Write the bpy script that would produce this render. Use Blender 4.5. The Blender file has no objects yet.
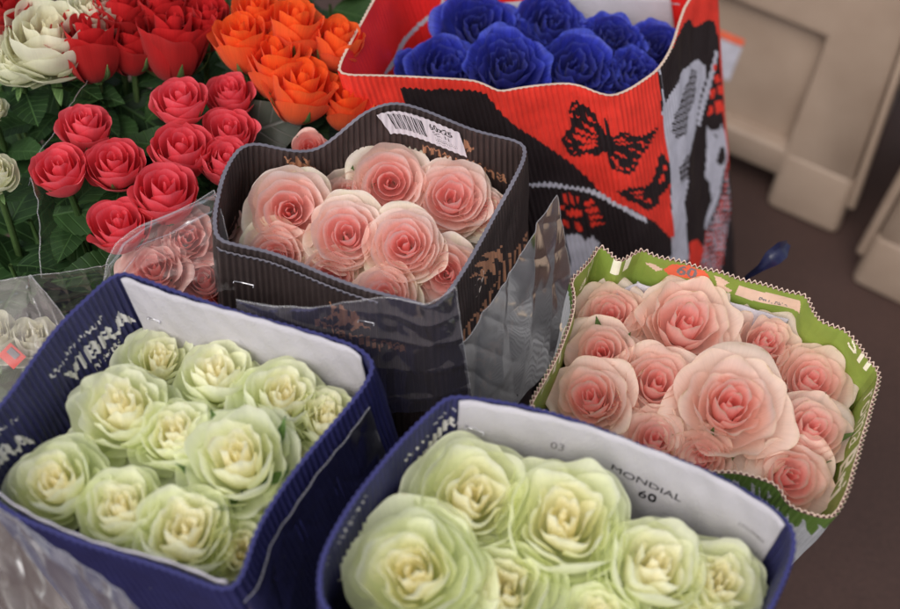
import bpy, math, random
import numpy as np
from mathutils import Vector, Matrix
rng = np.random.default_rng(7)
random.seed(7)
C = bpy.context.scene.collection

# ------------------------------------------------------------------ camera
W, H, F = 900.0, 609.0, 1200.0
PITCH, ROLL, CZ = math.radians(52), math.radians(10), 1.5
fwd = np.array([0, math.cos(PITCH), -math.sin(PITCH)])
r0 = np.array([1.0, 0, 0]); u0 = np.array([0, math.sin(PITCH), math.cos(PITCH)])
RIGHT = math.cos(ROLL) * r0 + math.sin(ROLL) * u0
UP = -math.sin(ROLL) * r0 + math.cos(ROLL) * u0
CAM = np.array([0, 0, CZ])

def P(px, py, z):
    """point of the plane at height z seen at (px, py) of the 900 x 609 photograph"""
    d = fwd + (px - W / 2) / F * RIGHT - (py - H / 2) / F * UP
    return CAM + d * ((z - CZ) / d[2])

def proj(pts):
    q = np.asarray(pts) - CAM
    w = q @ fwd
    return np.stack([W / 2 + F * (q @ RIGHT) / w, H / 2 - F * (q @ UP) / w], -1), w

cd = bpy.data.cameras.new('camera'); cam = bpy.data.objects.new('camera', cd); C.objects.link(cam)
m = Matrix(((RIGHT[0], UP[0], -fwd[0], 0), (RIGHT[1], UP[1], -fwd[1], 0), (RIGHT[2], UP[2], -fwd[2], CZ), (0, 0, 0, 1)))
cam.matrix_world = m
cd.sensor_width = 36; cd.lens = 36 * F / W; cd.clip_start = 0.02; cd.clip_end = 200
cd.dof.use_dof = True; cd.dof.focus_distance = 1.11; cd.dof.aperture_fstop = 2.9; cd.dof.aperture_blades = 9
sc = bpy.context.scene; sc.camera = cam

# ------------------------------------------------------------------ light
w = bpy.data.worlds.new('World'); sc.world = w; w.use_nodes = True
nt = w.node_tree; bg = nt.nodes['Background']
sky = nt.nodes.new('ShaderNodeTexSky'); sky.sky_type = 'NISHITA'; sky.sun_disc = False
SUN_EL, SUN_AZ = math.radians(50), math.radians(205)
sky.sun_elevation = SUN_EL; sky.sun_rotation = SUN_AZ; sky.dust_density = 3.0; sky.air_density = 1.0; sky.ozone_density = 1.0
hs = nt.nodes.new('ShaderNodeHueSaturation'); hs.inputs['Saturation'].default_value = 0.33
nt.links.new(sky.outputs[0], hs.inputs['Color']); nt.links.new(hs.outputs[0], bg.inputs[0]); bg.inputs[1].default_value = 0.11
sd = bpy.data.lights.new('sun', 'SUN'); sd.energy = 1.2; sd.angle = math.radians(45); sd.color = (1, 0.95, 0.88)
so = bpy.data.objects.new('sun', sd); C.objects.link(so)
sv = Vector((math.sin(SUN_AZ) * math.cos(SUN_EL), math.cos(SUN_AZ) * math.cos(SUN_EL), math.sin(SUN_EL)))
so.rotation_euler = sv.to_track_quat('Z', 'Y').to_euler(); so.location = (0, 0, 5)
vs = sc.view_settings; vs.view_transform = 'Standard'; vs.look = 'None'; vs.exposure = 0.56; vs.gamma = 1
sc.cycles.transparent_max_bounces = 24; sc.cycles.max_bounces = 20; sc.cycles.diffuse_bounces = 14; sc.cycles.transmission_bounces = 14
sc.cycles.use_denoising = True

# ------------------------------------------------------------------ materials
def srgb(r, g, b):
    f = lambda c: (c / 255) / 12.92 if c <= 10 else (((c / 255) + 0.055) / 1.055) ** 2.4
    return (f(r), f(g), f(b), 1)

def newmat(name):
    m = bpy.data.materials.new(name); m.use_nodes = True
    return m, m.node_tree, m.node_tree.nodes['Principled BSDF']

def N(nt, t, **kw):
    n = nt.nodes.new(t)
    for k, v in kw.items(): setattr(n, k, v)
    return n

def paper(name, col, rough=0.55, var=0.12, scale=60, bump=0.05, spec=0.4):
    m, nt, b = newmat(name)
    tc = N(nt, 'ShaderNodeTexCoord'); no = N(nt, 'ShaderNodeTexNoise'); no.inputs['Scale'].default_value = scale; no.inputs['Detail'].default_value = 6
    nt.links.new(tc.outputs['Object'], no.inputs['Vector'])
    mr = N(nt, 'ShaderNodeMapRange'); mr.inputs[1].default_value = 0.3; mr.inputs[2].default_value = 0.7
    mr.inputs[3].default_value = 1 - var; mr.inputs[4].default_value = 1 + var
    nt.links.new(no.outputs[0], mr.inputs[0])
    mx = N(nt, 'ShaderNodeMix', data_type='RGBA', blend_type='MULTIPLY'); mx.inputs[0].default_value = 1; mx.inputs[6].default_value = col
    nt.links.new(mr.outputs[0], mx.inputs[7]); nt.links.new(mx.outputs[2], b.inputs['Base Color'])
    b.inputs['Roughness'].default_value = rough; b.inputs['Specular IOR Level'].default_value = spec
    if bump:
        n2 = N(nt, 'ShaderNodeTexNoise'); n2.inputs['Scale'].default_value = 400; nt.links.new(tc.outputs['Object'], n2.inputs['Vector'])
        bp = N(nt, 'ShaderNodeBump'); bp.inputs['Strength'].default_value = bump * 3; bp.inputs['Distance'].default_value = 0.002
        nt.links.new(n2.outputs[0], bp.inputs['Height']); nt.links.new(bp.outputs[0], b.inputs['Normal'])
    return m

def petal_mat(name, stops, rim=None, rim_amt=0.5, base=None, transl=0.4, rough=0.5, rim_at=0.93, mottle=0.10, bruise=0.0):
    """petal pigment: runs from the heart (0) to the guard petals (1), tinted at each petal's edge and foot"""
    m, nt, b = newmat(name)
    at = N(nt, 'ShaderNodeAttribute', attribute_name='pet'); sp = N(nt, 'ShaderNodeSeparateColor'); nt.links.new(at.outputs['Color'], sp.inputs[0])
    tc = N(nt, 'ShaderNodeTexCoord'); no = N(nt, 'ShaderNodeTexNoise'); no.inputs['Scale'].default_value = 3.0; no.inputs['Detail'].default_value = 5
    nt.links.new(tc.outputs['Object'], no.inputs['Vector'])
    ad = N(nt, 'ShaderNodeMath', operation='MULTIPLY_ADD'); ad.inputs[1].default_value = 0.35; nt.links.new(no.outputs[0], ad.inputs[0])
    sb = N(nt, 'ShaderNodeMath', operation='SUBTRACT'); sb.inputs[1].default_value = 0.175; nt.links.new(sp.outputs[0], sb.inputs[0]); nt.links.new(sb.outputs[0], ad.inputs[2])
    rp = N(nt, 'ShaderNodeValToRGB'); cr = rp.color_ramp
    cr.elements[0].position, cr.elements[0].color = stops[0]; cr.elements[1].position, cr.elements[1].color = stops[-1]
    for p, c in stops[1:-1]:
        e = cr.elements.new(p); e.color = c
    nt.links.new(ad.outputs[0], rp.inputs[0]); col = rp.outputs[0]
    if rim:
        mr = N(nt, 'ShaderNodeMapRange', interpolation_type='SMOOTHSTEP'); mr.inputs[1].default_value = rim_at - 0.12; mr.inputs[2].default_value = 1.0; mr.inputs[4].default_value = rim_amt
        nt.links.new(sp.outputs[1], mr.inputs[0])
        mx = N(nt, 'ShaderNodeMix', data_type='RGBA'); nt.links.new(mr.outputs[0], mx.inputs[0]); nt.links.new(col, mx.inputs[6]); mx.inputs[7].default_value = rim; col = mx.outputs[2]
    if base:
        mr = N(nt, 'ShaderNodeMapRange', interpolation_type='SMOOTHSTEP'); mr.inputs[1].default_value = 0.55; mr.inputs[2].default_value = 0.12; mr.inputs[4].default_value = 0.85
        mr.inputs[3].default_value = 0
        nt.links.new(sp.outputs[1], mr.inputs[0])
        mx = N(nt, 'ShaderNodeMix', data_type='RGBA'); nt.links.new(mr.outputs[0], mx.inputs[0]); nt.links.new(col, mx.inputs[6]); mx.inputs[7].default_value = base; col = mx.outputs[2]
    # fine veins running up the petal
    uvn = N(nt, 'ShaderNodeCombineXYZ'); ml = N(nt, 'ShaderNodeMath', operation='MULTIPLY'); ml.inputs[1].default_value = 30
    nt.links.new(sp.outputs[2], ml.inputs[0]); nt.links.new(ml.outputs[0], uvn.inputs[0]); nt.links.new(sp.outputs[1], uvn.inputs[1]); 
    vn = N(nt, 'ShaderNodeTexNoise'); vn.inputs['Scale'].default_value = 1.6; vn.inputs['Detail'].default_value = 4; nt.links.new(uvn.outputs[0], vn.inputs['Vector'])
    hv = N(nt, 'ShaderNodeHueSaturation'); mr = N(nt, 'ShaderNodeMapRange'); mr.inputs[1].default_value = .3; mr.inputs[2].default_value = .7; mr.inputs[3].default_value = 1 - mottle; mr.inputs[4].default_value = 1 + mottle * .6
    nt.links.new(vn.outputs[0], mr.inputs[0]); nt.links.new(mr.outputs[0], hv.inputs['Value']); nt.links.new(col, hv.inputs['Color']); col = hv.outputs[0]
    if bruise:
        n3 = N(nt, 'ShaderNodeTexNoise'); n3.inputs['Scale'].default_value = 6; n3.inputs['Detail'].default_value = 6; nt.links.new(tc.outputs['Object'], n3.inputs['Vector'])
        b1 = N(nt, 'ShaderNodeMapRange'); b1.inputs[1].default_value = .54; b1.inputs[2].default_value = .66; nt.links.new(n3.outputs[0], b1.inputs[0])
        b2 = N(nt, 'ShaderNodeMapRange', interpolation_type='SMOOTHSTEP'); b2.inputs[1].default_value = .93; b2.inputs[2].default_value = .995; b2.inputs[4].default_value = bruise; nt.links.new(sp.outputs[1], b2.inputs[0])
        b3 = N(nt, 'ShaderNodeMath', operation='MULTIPLY'); nt.links.new(b1.outputs[0], b3.inputs[0]); nt.links.new(b2.outputs[0], b3.inputs[1])
        mx = N(nt, 'ShaderNodeMix', data_type='RGBA'); nt.links.new(b3.outputs[0], mx.inputs[0]); nt.links.new(col, mx.inputs[6]); mx.inputs[7].default_value = (.52, .36, .16, 1); col = mx.outputs[2]
    bp = N(nt, 'ShaderNodeBump'); bp.inputs['Strength'].default_value = 0.12; bp.inputs['Distance'].default_value = 0.001
    nt.links.new(vn.outputs[0], bp.inputs['Height']); nt.links.new(bp.outputs[0], b.inputs['Normal'])
    nt.links.new(col, b.inputs['Base Color']); b.inputs['Roughness'].default_value = rough; b.inputs['Specular IOR Level'].default_value = 0.25
    b.inputs['Sheen Weight'].default_value = 0.08
    tr = N(nt, 'ShaderNodeBsdfTranslucent'); nt.links.new(col, tr.inputs[0]); nt.links.new(bp.outputs[0], tr.inputs['Normal'])
    ms = N(nt, 'ShaderNodeMixShader'); ms.inputs[0].default_value = transl
    nt.links.new(b.outputs[0], ms.inputs[1]); nt.links.new(tr.outputs[0], ms.inputs[2])
    nt.links.new(ms.outputs[0], nt.nodes['Material Output'].inputs[0])
    return m

def leaf_mat(name, c1, c2, rough=0.4):
    m, nt, b = newmat(name)
    tc = N(nt, 'ShaderNodeTexCoord'); no = N(nt, 'ShaderNodeTexNoise'); no.inputs['Scale'].default_value = 5; no.inputs['Detail'].default_value = 5
    nt.links.new(tc.outputs['Object'], no.inputs['Vector'])
    oi = N(nt, 'ShaderNodeObjectInfo'); ad = N(nt, 'ShaderNodeMath', operation='MULTIPLY_ADD'); ad.inputs[1].default_value = 0.5; nt.links.new(oi.outputs['Random'], ad.inputs[0]); 
    sb = N(nt, 'ShaderNodeMath', operation='MULTIPLY'); sb.inputs[1].default_value = 0.6; nt.links.new(no.outputs[0], sb.inputs[0]); nt.links.new(sb.outputs[0], ad.inputs[2])
    rp = N(nt, 'ShaderNodeValToRGB'); rp.color_ramp.elements[0].position = .2; rp.color_ramp.elements[1].position = .85
    rp.color_ramp.elements[0].color = c1; rp.color_ramp.elements[1].color = c2
    nt.links.new(ad.outputs[0], rp.inputs[0]); nt.links.new(rp.outputs[0], b.inputs['Base Color']); b.inputs['Roughness'].default_value = rough; b.inputs['Specular IOR Level'].default_value = .22
    sx = N(nt, 'ShaderNodeSeparateXYZ'); nt.links.new(tc.outputs['Object'], sx.inputs[0])
    ay = N(nt, 'ShaderNodeMath', operation='ABSOLUTE'); nt.links.new(sx.outputs[1], ay.inputs[0])
    m1 = N(nt, 'ShaderNodeMath', operation='MULTIPLY'); m1.inputs[1].default_value = 44; nt.links.new(sx.outputs[0], m1.inputs[0])
    m2 = N(nt, 'ShaderNodeMath', operation='MULTIPLY_ADD'); m2.inputs[1].default_value = -36; nt.links.new(ay.outputs[0], m2.inputs[0]); nt.links.new(m1.outputs[0], m2.inputs[2])
    sn = N(nt, 'ShaderNodeMath', operation='SINE'); nt.links.new(m2.outputs[0], sn.inputs[0])
    v1 = N(nt, 'ShaderNodeMapRange', interpolation_type='SMOOTHSTEP'); v1.inputs[1].default_value = .8; v1.inputs[2].default_value = 1; nt.links.new(sn.outputs[0], v1.inputs[0])
    v2 = N(nt, 'ShaderNodeMapRange', interpolation_type='SMOOTHSTEP'); v2.inputs[1].default_value = .022; v2.inputs[2].default_value = .006; v2.inputs[3].default_value = 0; v2.inputs[4].default_value = 1.6; nt.links.new(ay.outputs[0], v2.inputs[0])
    vm = N(nt, 'ShaderNodeMath', operation='MAXIMUM'); nt.links.new(v1.outputs[0], vm.inputs[0]); nt.links.new(v2.outputs[0], vm.inputs[1])
    vf = N(nt, 'ShaderNodeMath', operation='MULTIPLY'); vf.inputs[1].default_value = .35; nt.links.new(vm.outputs[0], vf.inputs[0])
    vx = N(nt, 'ShaderNodeMix', data_type='RGBA'); nt.links.new(vf.outputs[0], vx.inputs[0]); nt.links.new(rp.outputs[0], vx.inputs[6]); vx.inputs[7].default_value = (c2[0] * 2.2, c2[1] * 1.9, c2[2] * 2.2, 1)
    nt.links.new(vx.outputs[2], b.inputs['Base Color'])
    vb = N(nt, 'ShaderNodeBump'); vb.invert = True; vb.inputs['Strength'].default_value = .4; vb.inputs['Distance'].default_value = .002; nt.links.new(vm.outputs[0], vb.inputs['Height']); nt.links.new(vb.outputs[0], b.inputs['Normal'])
    tr = N(nt, 'ShaderNodeBsdfTranslucent'); nt.links.new(vx.outputs[2], tr.inputs[0])
    ms = N(nt, 'ShaderNodeMixShader'); ms.inputs[0].default_value = .2
    nt.links.new(b.outputs[0], ms.inputs[1]); nt.links.new(tr.outputs[0], ms.inputs[2]); nt.links.new(ms.outputs[0], nt.nodes['Material Output'].inputs[0])
    return m

def film_mat(name, milk=0.10, col=(0.8, 0.8, 0.82, 1), gloss=1.0, rough=.14, bump=.5):
    """thin clear florist film: lets light through, with a fresnel sheen and a little haze of its own"""
    m, nt, b = newmat(name); nt.nodes.remove(b)
    tp = N(nt, 'ShaderNodeBsdfTransparent'); tp.inputs[0].default_value = (.96, .96, .97, 1)
    gl = N(nt, 'ShaderNodeBsdfGlossy'); gl.inputs['Roughness'].default_value = rough; gl.inputs[0].default_value = (1, 1, 1, 1)
    tc = N(nt, 'ShaderNodeTexCoord'); no = N(nt, 'ShaderNodeTexNoise'); no.inputs['Scale'].default_value = 22; no.inputs['Detail'].default_value = 3; no.inputs['Distortion'].default_value = .4
    nt.links.new(tc.outputs['Object'], no.inputs['Vector'])
    bp = N(nt, 'ShaderNodeBump'); bp.inputs['Strength'].default_value = bump; bp.inputs['Distance'].default_value = 0.006; nt.links.new(no.outputs[0], bp.inputs['Height'])
    if bump: nt.links.new(bp.outputs[0], gl.inputs['Normal'])
    df = N(nt, 'ShaderNodeBsdfDiffuse'); df.inputs[0].default_value = col
    fr = N(nt, 'ShaderNodeFresnel'); fr.inputs[0].default_value = 1.45
    mg = N(nt, 'ShaderNodeMath', operation='MULTIPLY'); mg.inputs[1].default_value = gloss; nt.links.new(fr.outputs[0], mg.inputs[0])
    m1 = N(nt, 'ShaderNodeMixShader'); m1.inputs[0].default_value = milk; nt.links.new(tp.outputs[0], m1.inputs[1]); nt.links.new(df.outputs[0], m1.inputs[2])
    m2 = N(nt, 'ShaderNodeMixShader'); nt.links.new(mg.outputs[0], m2.inputs[0]); nt.links.new(m1.outputs[0], m2.inputs[1]); nt.links.new(gl.outputs[0], m2.inputs[2])
    nt.links.new(m2.outputs[0], nt.nodes['Material Output'].inputs[0])
    return m

MT = {}
MT['pink'] = petal_mat('pale_pink_petal', [(0.0, (.95, .56, .54, 1)), (.3, (.96, .69, .65, 1)), (.6, (.96, .78, .72, 1)), (.85, (.95, .83, .75, 1)), (1, (.90, .85, .68, 1))], rim=(.96, .84, .78, 1), rim_amt=.3, bruise=.5, transl=.5, mottle=.05)
MT['peach'] = petal_mat('peach_pink_petal', [(0.0, (.94, .50, .47, 1)), (.28, (.95, .65, .59, 1)), (.6, (.95, .74, .66, 1)), (1, (.94, .80, .70, 1))], rim=(.84, .68, .50, 1), rim_amt=.5, bruise=.8, transl=.5, mottle=.05, rim_at=.96)
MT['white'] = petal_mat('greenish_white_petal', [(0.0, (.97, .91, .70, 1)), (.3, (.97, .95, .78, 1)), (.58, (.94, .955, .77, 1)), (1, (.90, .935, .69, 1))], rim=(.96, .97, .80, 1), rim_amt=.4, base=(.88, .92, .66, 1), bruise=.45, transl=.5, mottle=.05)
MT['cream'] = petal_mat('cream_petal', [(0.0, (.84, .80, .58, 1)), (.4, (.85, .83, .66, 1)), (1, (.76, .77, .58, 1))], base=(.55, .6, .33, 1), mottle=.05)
MT['coral'] = petal_mat('coral_petal', [(0.0, (.80, .055, .085, 1)), (.4, (.84, .085, .12, 1)), (1, (.82, .09, .115, 1))], rim=(.92, .19, .23, 1), rim_amt=.55, mottle=.06)
MT['red'] = petal_mat('red_petal', [(0.0, (.50, .010, .016, 1)), (.5, (.60, .016, .020, 1)), (1, (.52, .02, .02, 1))], rim=(.68, .03, .03, 1), rim_amt=.5)
MT['orange'] = petal_mat('orange_petal', [(0.0, (.88, .09, .014, 1)), (.5, (.92, .12, .018, 1)), (1, (.90, .17, .05, 1))], rim=(.94, .17, .03, 1), rim_amt=.5, base=(.80, .34, .20, 1))
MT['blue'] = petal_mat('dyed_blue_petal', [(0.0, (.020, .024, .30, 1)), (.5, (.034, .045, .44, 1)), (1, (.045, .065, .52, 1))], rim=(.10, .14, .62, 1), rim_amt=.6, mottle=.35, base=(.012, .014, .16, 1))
MT['salmon'] = petal_mat('salmon_pink_petal', [(0.0, (.88, .30, .27, 1)), (.35, (.90, .44, .39, 1)), (.7, (.90, .53, .47, 1)), (1, (.88, .60, .53, 1))], rim=(.91, .64, .58, 1), rim_amt=.5, mottle=.05)
MT['leaf'] = leaf_mat('rose_leaf', (.008, .024, .007, 1), (.032, .078, .020, 1), .55)
MT['sepal'] = leaf_mat('sepal', (.05, .11, .03, 1), (.14, .24, .08, 1), .5)
MT['stem'] = leaf_mat('stem_bark', (.035, .075, .02, 1), (.09, .15, .05, 1), .5)
MT['greyleaf'] = leaf_mat('grey_leaf', (.05, .06, .045, 1), (.10, .11, .09, 1), .35)

def tag(o, label=None, cat=None, group=None, kind=None):
    if label: o['label'] = label
    if cat: o['category'] = cat
    if group: o['group'] = group
    if kind: o['kind'] = kind
    return o

def empty(name, M=None):
    o = bpy.data.objects.new(name, None); o.empty_display_size = .02; C.objects.link(o)
    if M is not None: o.matrix_world = M
    return o

def link(name, me, parent=None):
    o = bpy.data.objects.new(name, me); C.objects.link(o)
    if parent is not None: o.parent = parent
    return o

def mesh(name, V, Fq, mats, idx=None, smooth=True, pet=None):
    """Fq: array (n,4) of quads or list of faces"""
    me = bpy.data.meshes.new(name)
    V = np.asarray(V, dtype=np.float32)
    if isinstance(Fq, np.ndarray) and Fq.ndim == 2:
        n, k = Fq.shape
        me.vertices.add(len(V)); me.vertices.foreach_set('co', V.ravel())
        me.loops.add(n * k); me.loops.foreach_set('vertex_index', Fq.astype(np.int32).ravel())
        me.polygons.add(n); me.polygons.foreach_set('loop_start', (np.arange(n) * k).astype(np.int32))
        me.update(calc_edges=True)
    else:
        me.from_pydata([tuple(map(float, v)) for v in V], [], Fq)
    for mt in (mats if isinstance(mats, (list, tuple)) else [mats]): me.materials.append(mt)
    if idx is not None: me.polygons.foreach_set('material_index', np.asarray(idx, dtype=np.int32))
    me.polygons.foreach_set('use_smooth', np.full(len(me.polygons), smooth))
    if pet is not None:
        a = me.attributes.new('pet', 'FLOAT_COLOR', 'POINT'); a.data.foreach_set('color', np.asarray(pet, dtype=np.float32).ravel())
    me.validate(); me.update()
    return me

def gridfaces(nr, nc, wrap=False, off=0):
    r = np.arange(nr - 1)[:, None]; c = np.arange(nc if wrap else nc - 1)[None, :]
    c2 = (c + 1) % nc
    f = np.stack([r * nc + c, r * nc + c2, (r + 1) * nc + c2, (r + 1) * nc + c], -1)
    return f.reshape(-1, 4) + off

def tube(path, rad, n=7):
    """tapered tube along a path -> V, F (quads)"""
    path = np.asarray(path, float); k = len(path)
    rad = np.broadcast_to(rad, (k,))
    t = np.gradient(path, axis=0); t /= np.linalg.norm(t, axis=1)[:, None] + 1e-12
    ref = np.array([0.31, 0.77, 0.2]); 
    a = np.cross(t, ref); a /= np.linalg.norm(a, axis=1)[:, None]; b = np.cross(t, a)
    ph = np.linspace(0, 2 * np.pi, n, endpoint=False)
    V = path[:, None] + rad[:, None, None] * (np.cos(ph)[None, :, None] * a[:, None] + np.sin(ph)[None, :, None] * b[:, None])
    return V.reshape(-1, 3), gridfaces(k, n, wrap=True)

# ------------------------------------------------------------------ roses
def petal(R, rho, z, th, wd, bel, roll, ruf, rk, t, quart=None, spiral=.07, e=.28, nu=31, nv=19, wob=.02, fold=0.0):
    u = np.linspace(-1, 1, nu)[None, :]; v = (np.linspace(0, 1, nv) ** .85)[:, None]
    ph = R.uniform(0, 6.28, 8)
    ve = v * (1 - e * np.abs(u) ** 2.6 * (1 + .25 * np.sin(ph[7] + u)))
    P0, P1, P2, P3 = (0.03, 0.0), (.12 + .55 * rho, 0.0), (rho * bel + .03, .62 * z), (rho, z)
    def bz(k): return (1 - ve) ** 3 * P0[k] + 3 * (1 - ve) ** 2 * ve * P1[k] + 3 * (1 - ve) * ve ** 2 * P2[k] + ve ** 3 * P3[k]
    r, zz = bz(0), bz(1)
    x = np.clip((ve - .68) / .32, 0, 1)
    rr = roll * (1 + .35 * np.sin(ph[0] + 2.1 * u)) * (1 - .3 * u ** 2)
    r = r + rr * x ** 1.7; zz = zz - rr * .75 * x ** 3
    # ruffled lip and soft dents
    lip = ve ** 3
    r = r + ruf * lip * (np.sin(rk * np.pi * u + ph[1]) + .5 * np.sin(rk * 1.9 * np.pi * u + ph[2]))
    zz = zz + ruf * .7 * lip * np.sin(rk * 1.3 * np.pi * u + ph[3]) + wob * lip * np.sin(3.3 * u + ph[4])
    crease = ruf * .20 * ve ** 1.5 * (np.sin(8.5 * u + ph[5] + .8 * np.sin(3 * u)) + (.6 if quart is not None else .15) * np.sin(15 * u + ph[6]))
    r = r + crease; zz = zz + ruf * .05 * lip * ve ** 3 * np.sin(17 * u + ph[0] * 2)
    r = r * (1 + spiral * u) + wob * np.sin(2.2 * u + 3 * v + ph[5])
    az = th + u * wd * (.82 + .18 * np.sin(np.pi * np.clip(ve, 0, 1)))
    if fold: r = r * (1 + fold * np.cos(2 * (az - th)) * lip)
    r = np.maximum(r, .006)
    X, Y = r * np.cos(az), r * np.sin(az)
    if quart is not None:
        amp, k, q0, sw = quart
        g = 1 + amp * np.cos(k * (az + sw * (1 - t)) + q0) * np.clip(ve * 1.5 - .3, 0, 1)
        X, Y = X * g, Y * g
    V = np.stack([X, Y, zz + 0 * X], -1).reshape(-1, 3)
    pet = np.stack([np.full((nv, nu), t), ve + 0 * X, (u + 0 * X) * .5 + .5 + 7.3 * R.random() * 0 + R.random(), np.ones((nv, nu))], -1).reshape(-1, 4)
    return V, gridfaces(nv, nu), pet

ROSE = {
 # n heart petals, g guard petals; Hh height of the heart, Rin its radius; gz and roll run from the first guard petal to the last
 'spiral':  dict(n=15, g=9, Hh=1.0, drop=.20, Rin=.68, pe=.85, gz=(.82, .44), roll=(.05, .15), ruf=.020, rk=1.6, w=(1.55, 1.2), gw=1.1, bel=1.02, gb=1.06, q=None),
 'open':    dict(n=12, g=12, Hh=1.0, drop=.20, Rin=.48, pe=.95, gz=(.90, .42), roll=(.06, .17), ruf=.030, rk=1.6, w=(1.6, 1.2), gw=1.0, bel=1.0, gb=1.04, q=None),
 'bud':     dict(n=12, g=8, Hh=1.15, drop=.18, Rin=.58, pe=.88, gz=(1.02, .56), roll=(.05, .20), ruf=.026, rk=1.5, w=(1.6, 1.3), gw=1.1, bel=1.05, gb=1.08, q=None),
 'mini':    dict(n=11, g=7, Hh=1.62, drop=.18, Rin=.68, pe=.85, gz=(1.42, 1.15), roll=(.05, .16), ruf=.022, rk=1.6, w=(1.6, 1.25), gw=1.05, bel=1.10, gb=1.14, q=None),
 'cup':     dict(n=10, g=7, Hh=1.90, drop=.16, Rin=.70, pe=.85, gz=(1.75, 1.45), roll=(.06, .18), ruf=.018, rk=1.6, w=(1.6, 1.2), gw=1.0, bel=1.0, gb=1.04, q=None),
 'garden':  dict(n=13, g=11, Hh=1.12, drop=.05, Rin=.58, pe=.85, gz=(1.13, .46), roll=(.03, .12), ruf=.026, rk=1.6, w=(1.35, 1.05), gw=1.12, bel=1.10, gb=1.20, q=(.13, 4)),
 'ruffled': dict(n=12, g=12, Hh=1.18, drop=.14, Rin=.52, pe=.9, gz=(1.10, .42), roll=(.05, .16), ruf=.030, rk=1.7, w=(1.4, 1.05), gw=1.05, bel=1.04, gb=1.12, q=(.07, 3)),
 'frilled': dict(n=14, g=10, Hh=.98, drop=.16, Rin=.58, pe=.80, gz=(.84, .40), roll=(.05, .18), ruf=.027, rk=1.7, w=(1.2, .95), gw=1.0, bel=1.02, gb=1.05, q=(.12, 3)),
}

def make_rose(kind, mat, seed):
    R = np.random.default_rng(seed); p = dict(ROSE[kind])
    hv = R.uniform(.93, 1.07); p['Hh'] *= hv; p['gz'] = (p['gz'][0] * hv, p['gz'][1] * R.uniform(.8, 1.25)); p['Rin'] *= R.uniform(.88, 1.12); p['ruf'] *= R.uniform(.75, 1.5); p['pe'] *= R.uniform(.9, 1.2)
    n, g = p['n'], p['g']; parts = []
    q = p['q']; q0 = R.uniform(0, 6.28)
    Vs, Fs, Ps, o = [], [], [], 0
    th = R.uniform(0, 6.28); sgn = R.choice([-1, 1])
    for i in range(n):
        t = i / (n - 1); th += 2.4 * sgn + R.uniform(-.12, .12)
        rho = .045 + (p['Rin'] - .045) * t ** p['pe'] + R.uniform(-.01, .01)
        z = p['Hh'] - p['drop'] * t ** 1.4 + R.uniform(-.012, .012) - .06 * max(0, .15 - t) / .15
        wd = p['w'][0] + (p['w'][1] - p['w'][0]) * t
        qq = None if q is None else (q[0] * (1.15 - .5 * t), q[1], q0 + R.uniform(-.35, .35), .5 * sgn)
        V, Fq, pt = petal(R, rho, z, th, wd, p['bel'] + .10 * (1 - t), (.02 + .05 * t) * (1 if q is None else .6), p['ruf'] * (.35 + .65 * t if q is None else 1.0), p['rk'], .62 * t, quart=qq, e=.18 + .08 * t)
        Vs.append(V); Fs.append(Fq + o); Ps.append(pt); o += len(V)
    parts.append(('heart', mesh('heart', np.concatenate(Vs), np.concatenate(Fs), mat, pet=np.concatenate(Ps))))
    for j in range(g):
        t = j / (g - 1); th += 2.4 * sgn + R.uniform(-.2, .2)
        rho = p['Rin'] + .05 + (.86 - p['Rin']) * t + R.uniform(-.02, .02)
        z = p['gz'][0] + (p['gz'][1] - p['gz'][0]) * t + R.uniform(-.04, .04)
        roll = p['roll'][0] + (p['roll'][1] - p['roll'][0]) * t
        qq = None if q is None else (q[0] * .3, q[1], q0, .5 * sgn)
        V, Fq, pt = petal(R, rho, z, th, p['gw'] * R.uniform(.9, 1.1), p['gb'] * (1 - .08 * t), roll * R.uniform(.7, 1.25), p['ruf'] * 1.25, p['rk'], .64 + .36 * t, quart=qq, e=.30, spiral=.05 * sgn, wob=.03)
        parts.append(('petal', mesh('petal', V, Fq, mat, pet=pt)))
    # receptacle with five sepals
    Vs, Fs = [], []; 
    V, Fq = tube([(0, 0, -.16), (0, 0, -.10), (0, 0, -.02), (0, 0, .05)], [.07, .13, .17, .10], 9); Vs.append(V); Fs.append(Fq); o = len(V)
    long = p['Hh'] > 1.2
    for k in range(5):
        a = k * 1.2566 + R.uniform(-.2, .2); L = (1.0 if long else .7) * R.uniform(.8, 1.15); lean = R.uniform(.25, .8) if long else R.uniform(.9, 1.3)
        s = np.linspace(0, 1, 8)
        rr = .12 + (.75 * np.sin(s * 1.5) if not long else .62 * np.sin(np.minimum(s * 2.2, 1.57)) + .25 * s ** 3 * lean) * 1.0
        zz = L * s - .02 if long else -.05 - .22 * s ** 2
        wdt = .13 * np.sin(np.pi * (s * .92 + .08)) ** .8 * (1 - s * .55)
        ca, sa = math.cos(a), math.sin(a)
        cen = np.stack([rr * ca, rr * sa, zz], -1); tan = np.array([-sa, ca, 0])
        V = np.concatenate([cen + wdt[:, None] * tan, cen - .0 * tan + np.array([ca, sa, 0]) * .02, cen - wdt[:, None] * tan])
        V = V.reshape(3, 8, 3).reshape(-1, 3)
        Fq = gridfaces(3, 8); Vs.append(V); Fs.append(Fq + o); o += len(V)
    parts.append(('calyx', mesh('calyx', np.concatenate(Vs), np.concatenate(Fs), MT['sepal'])))
    return parts

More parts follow.
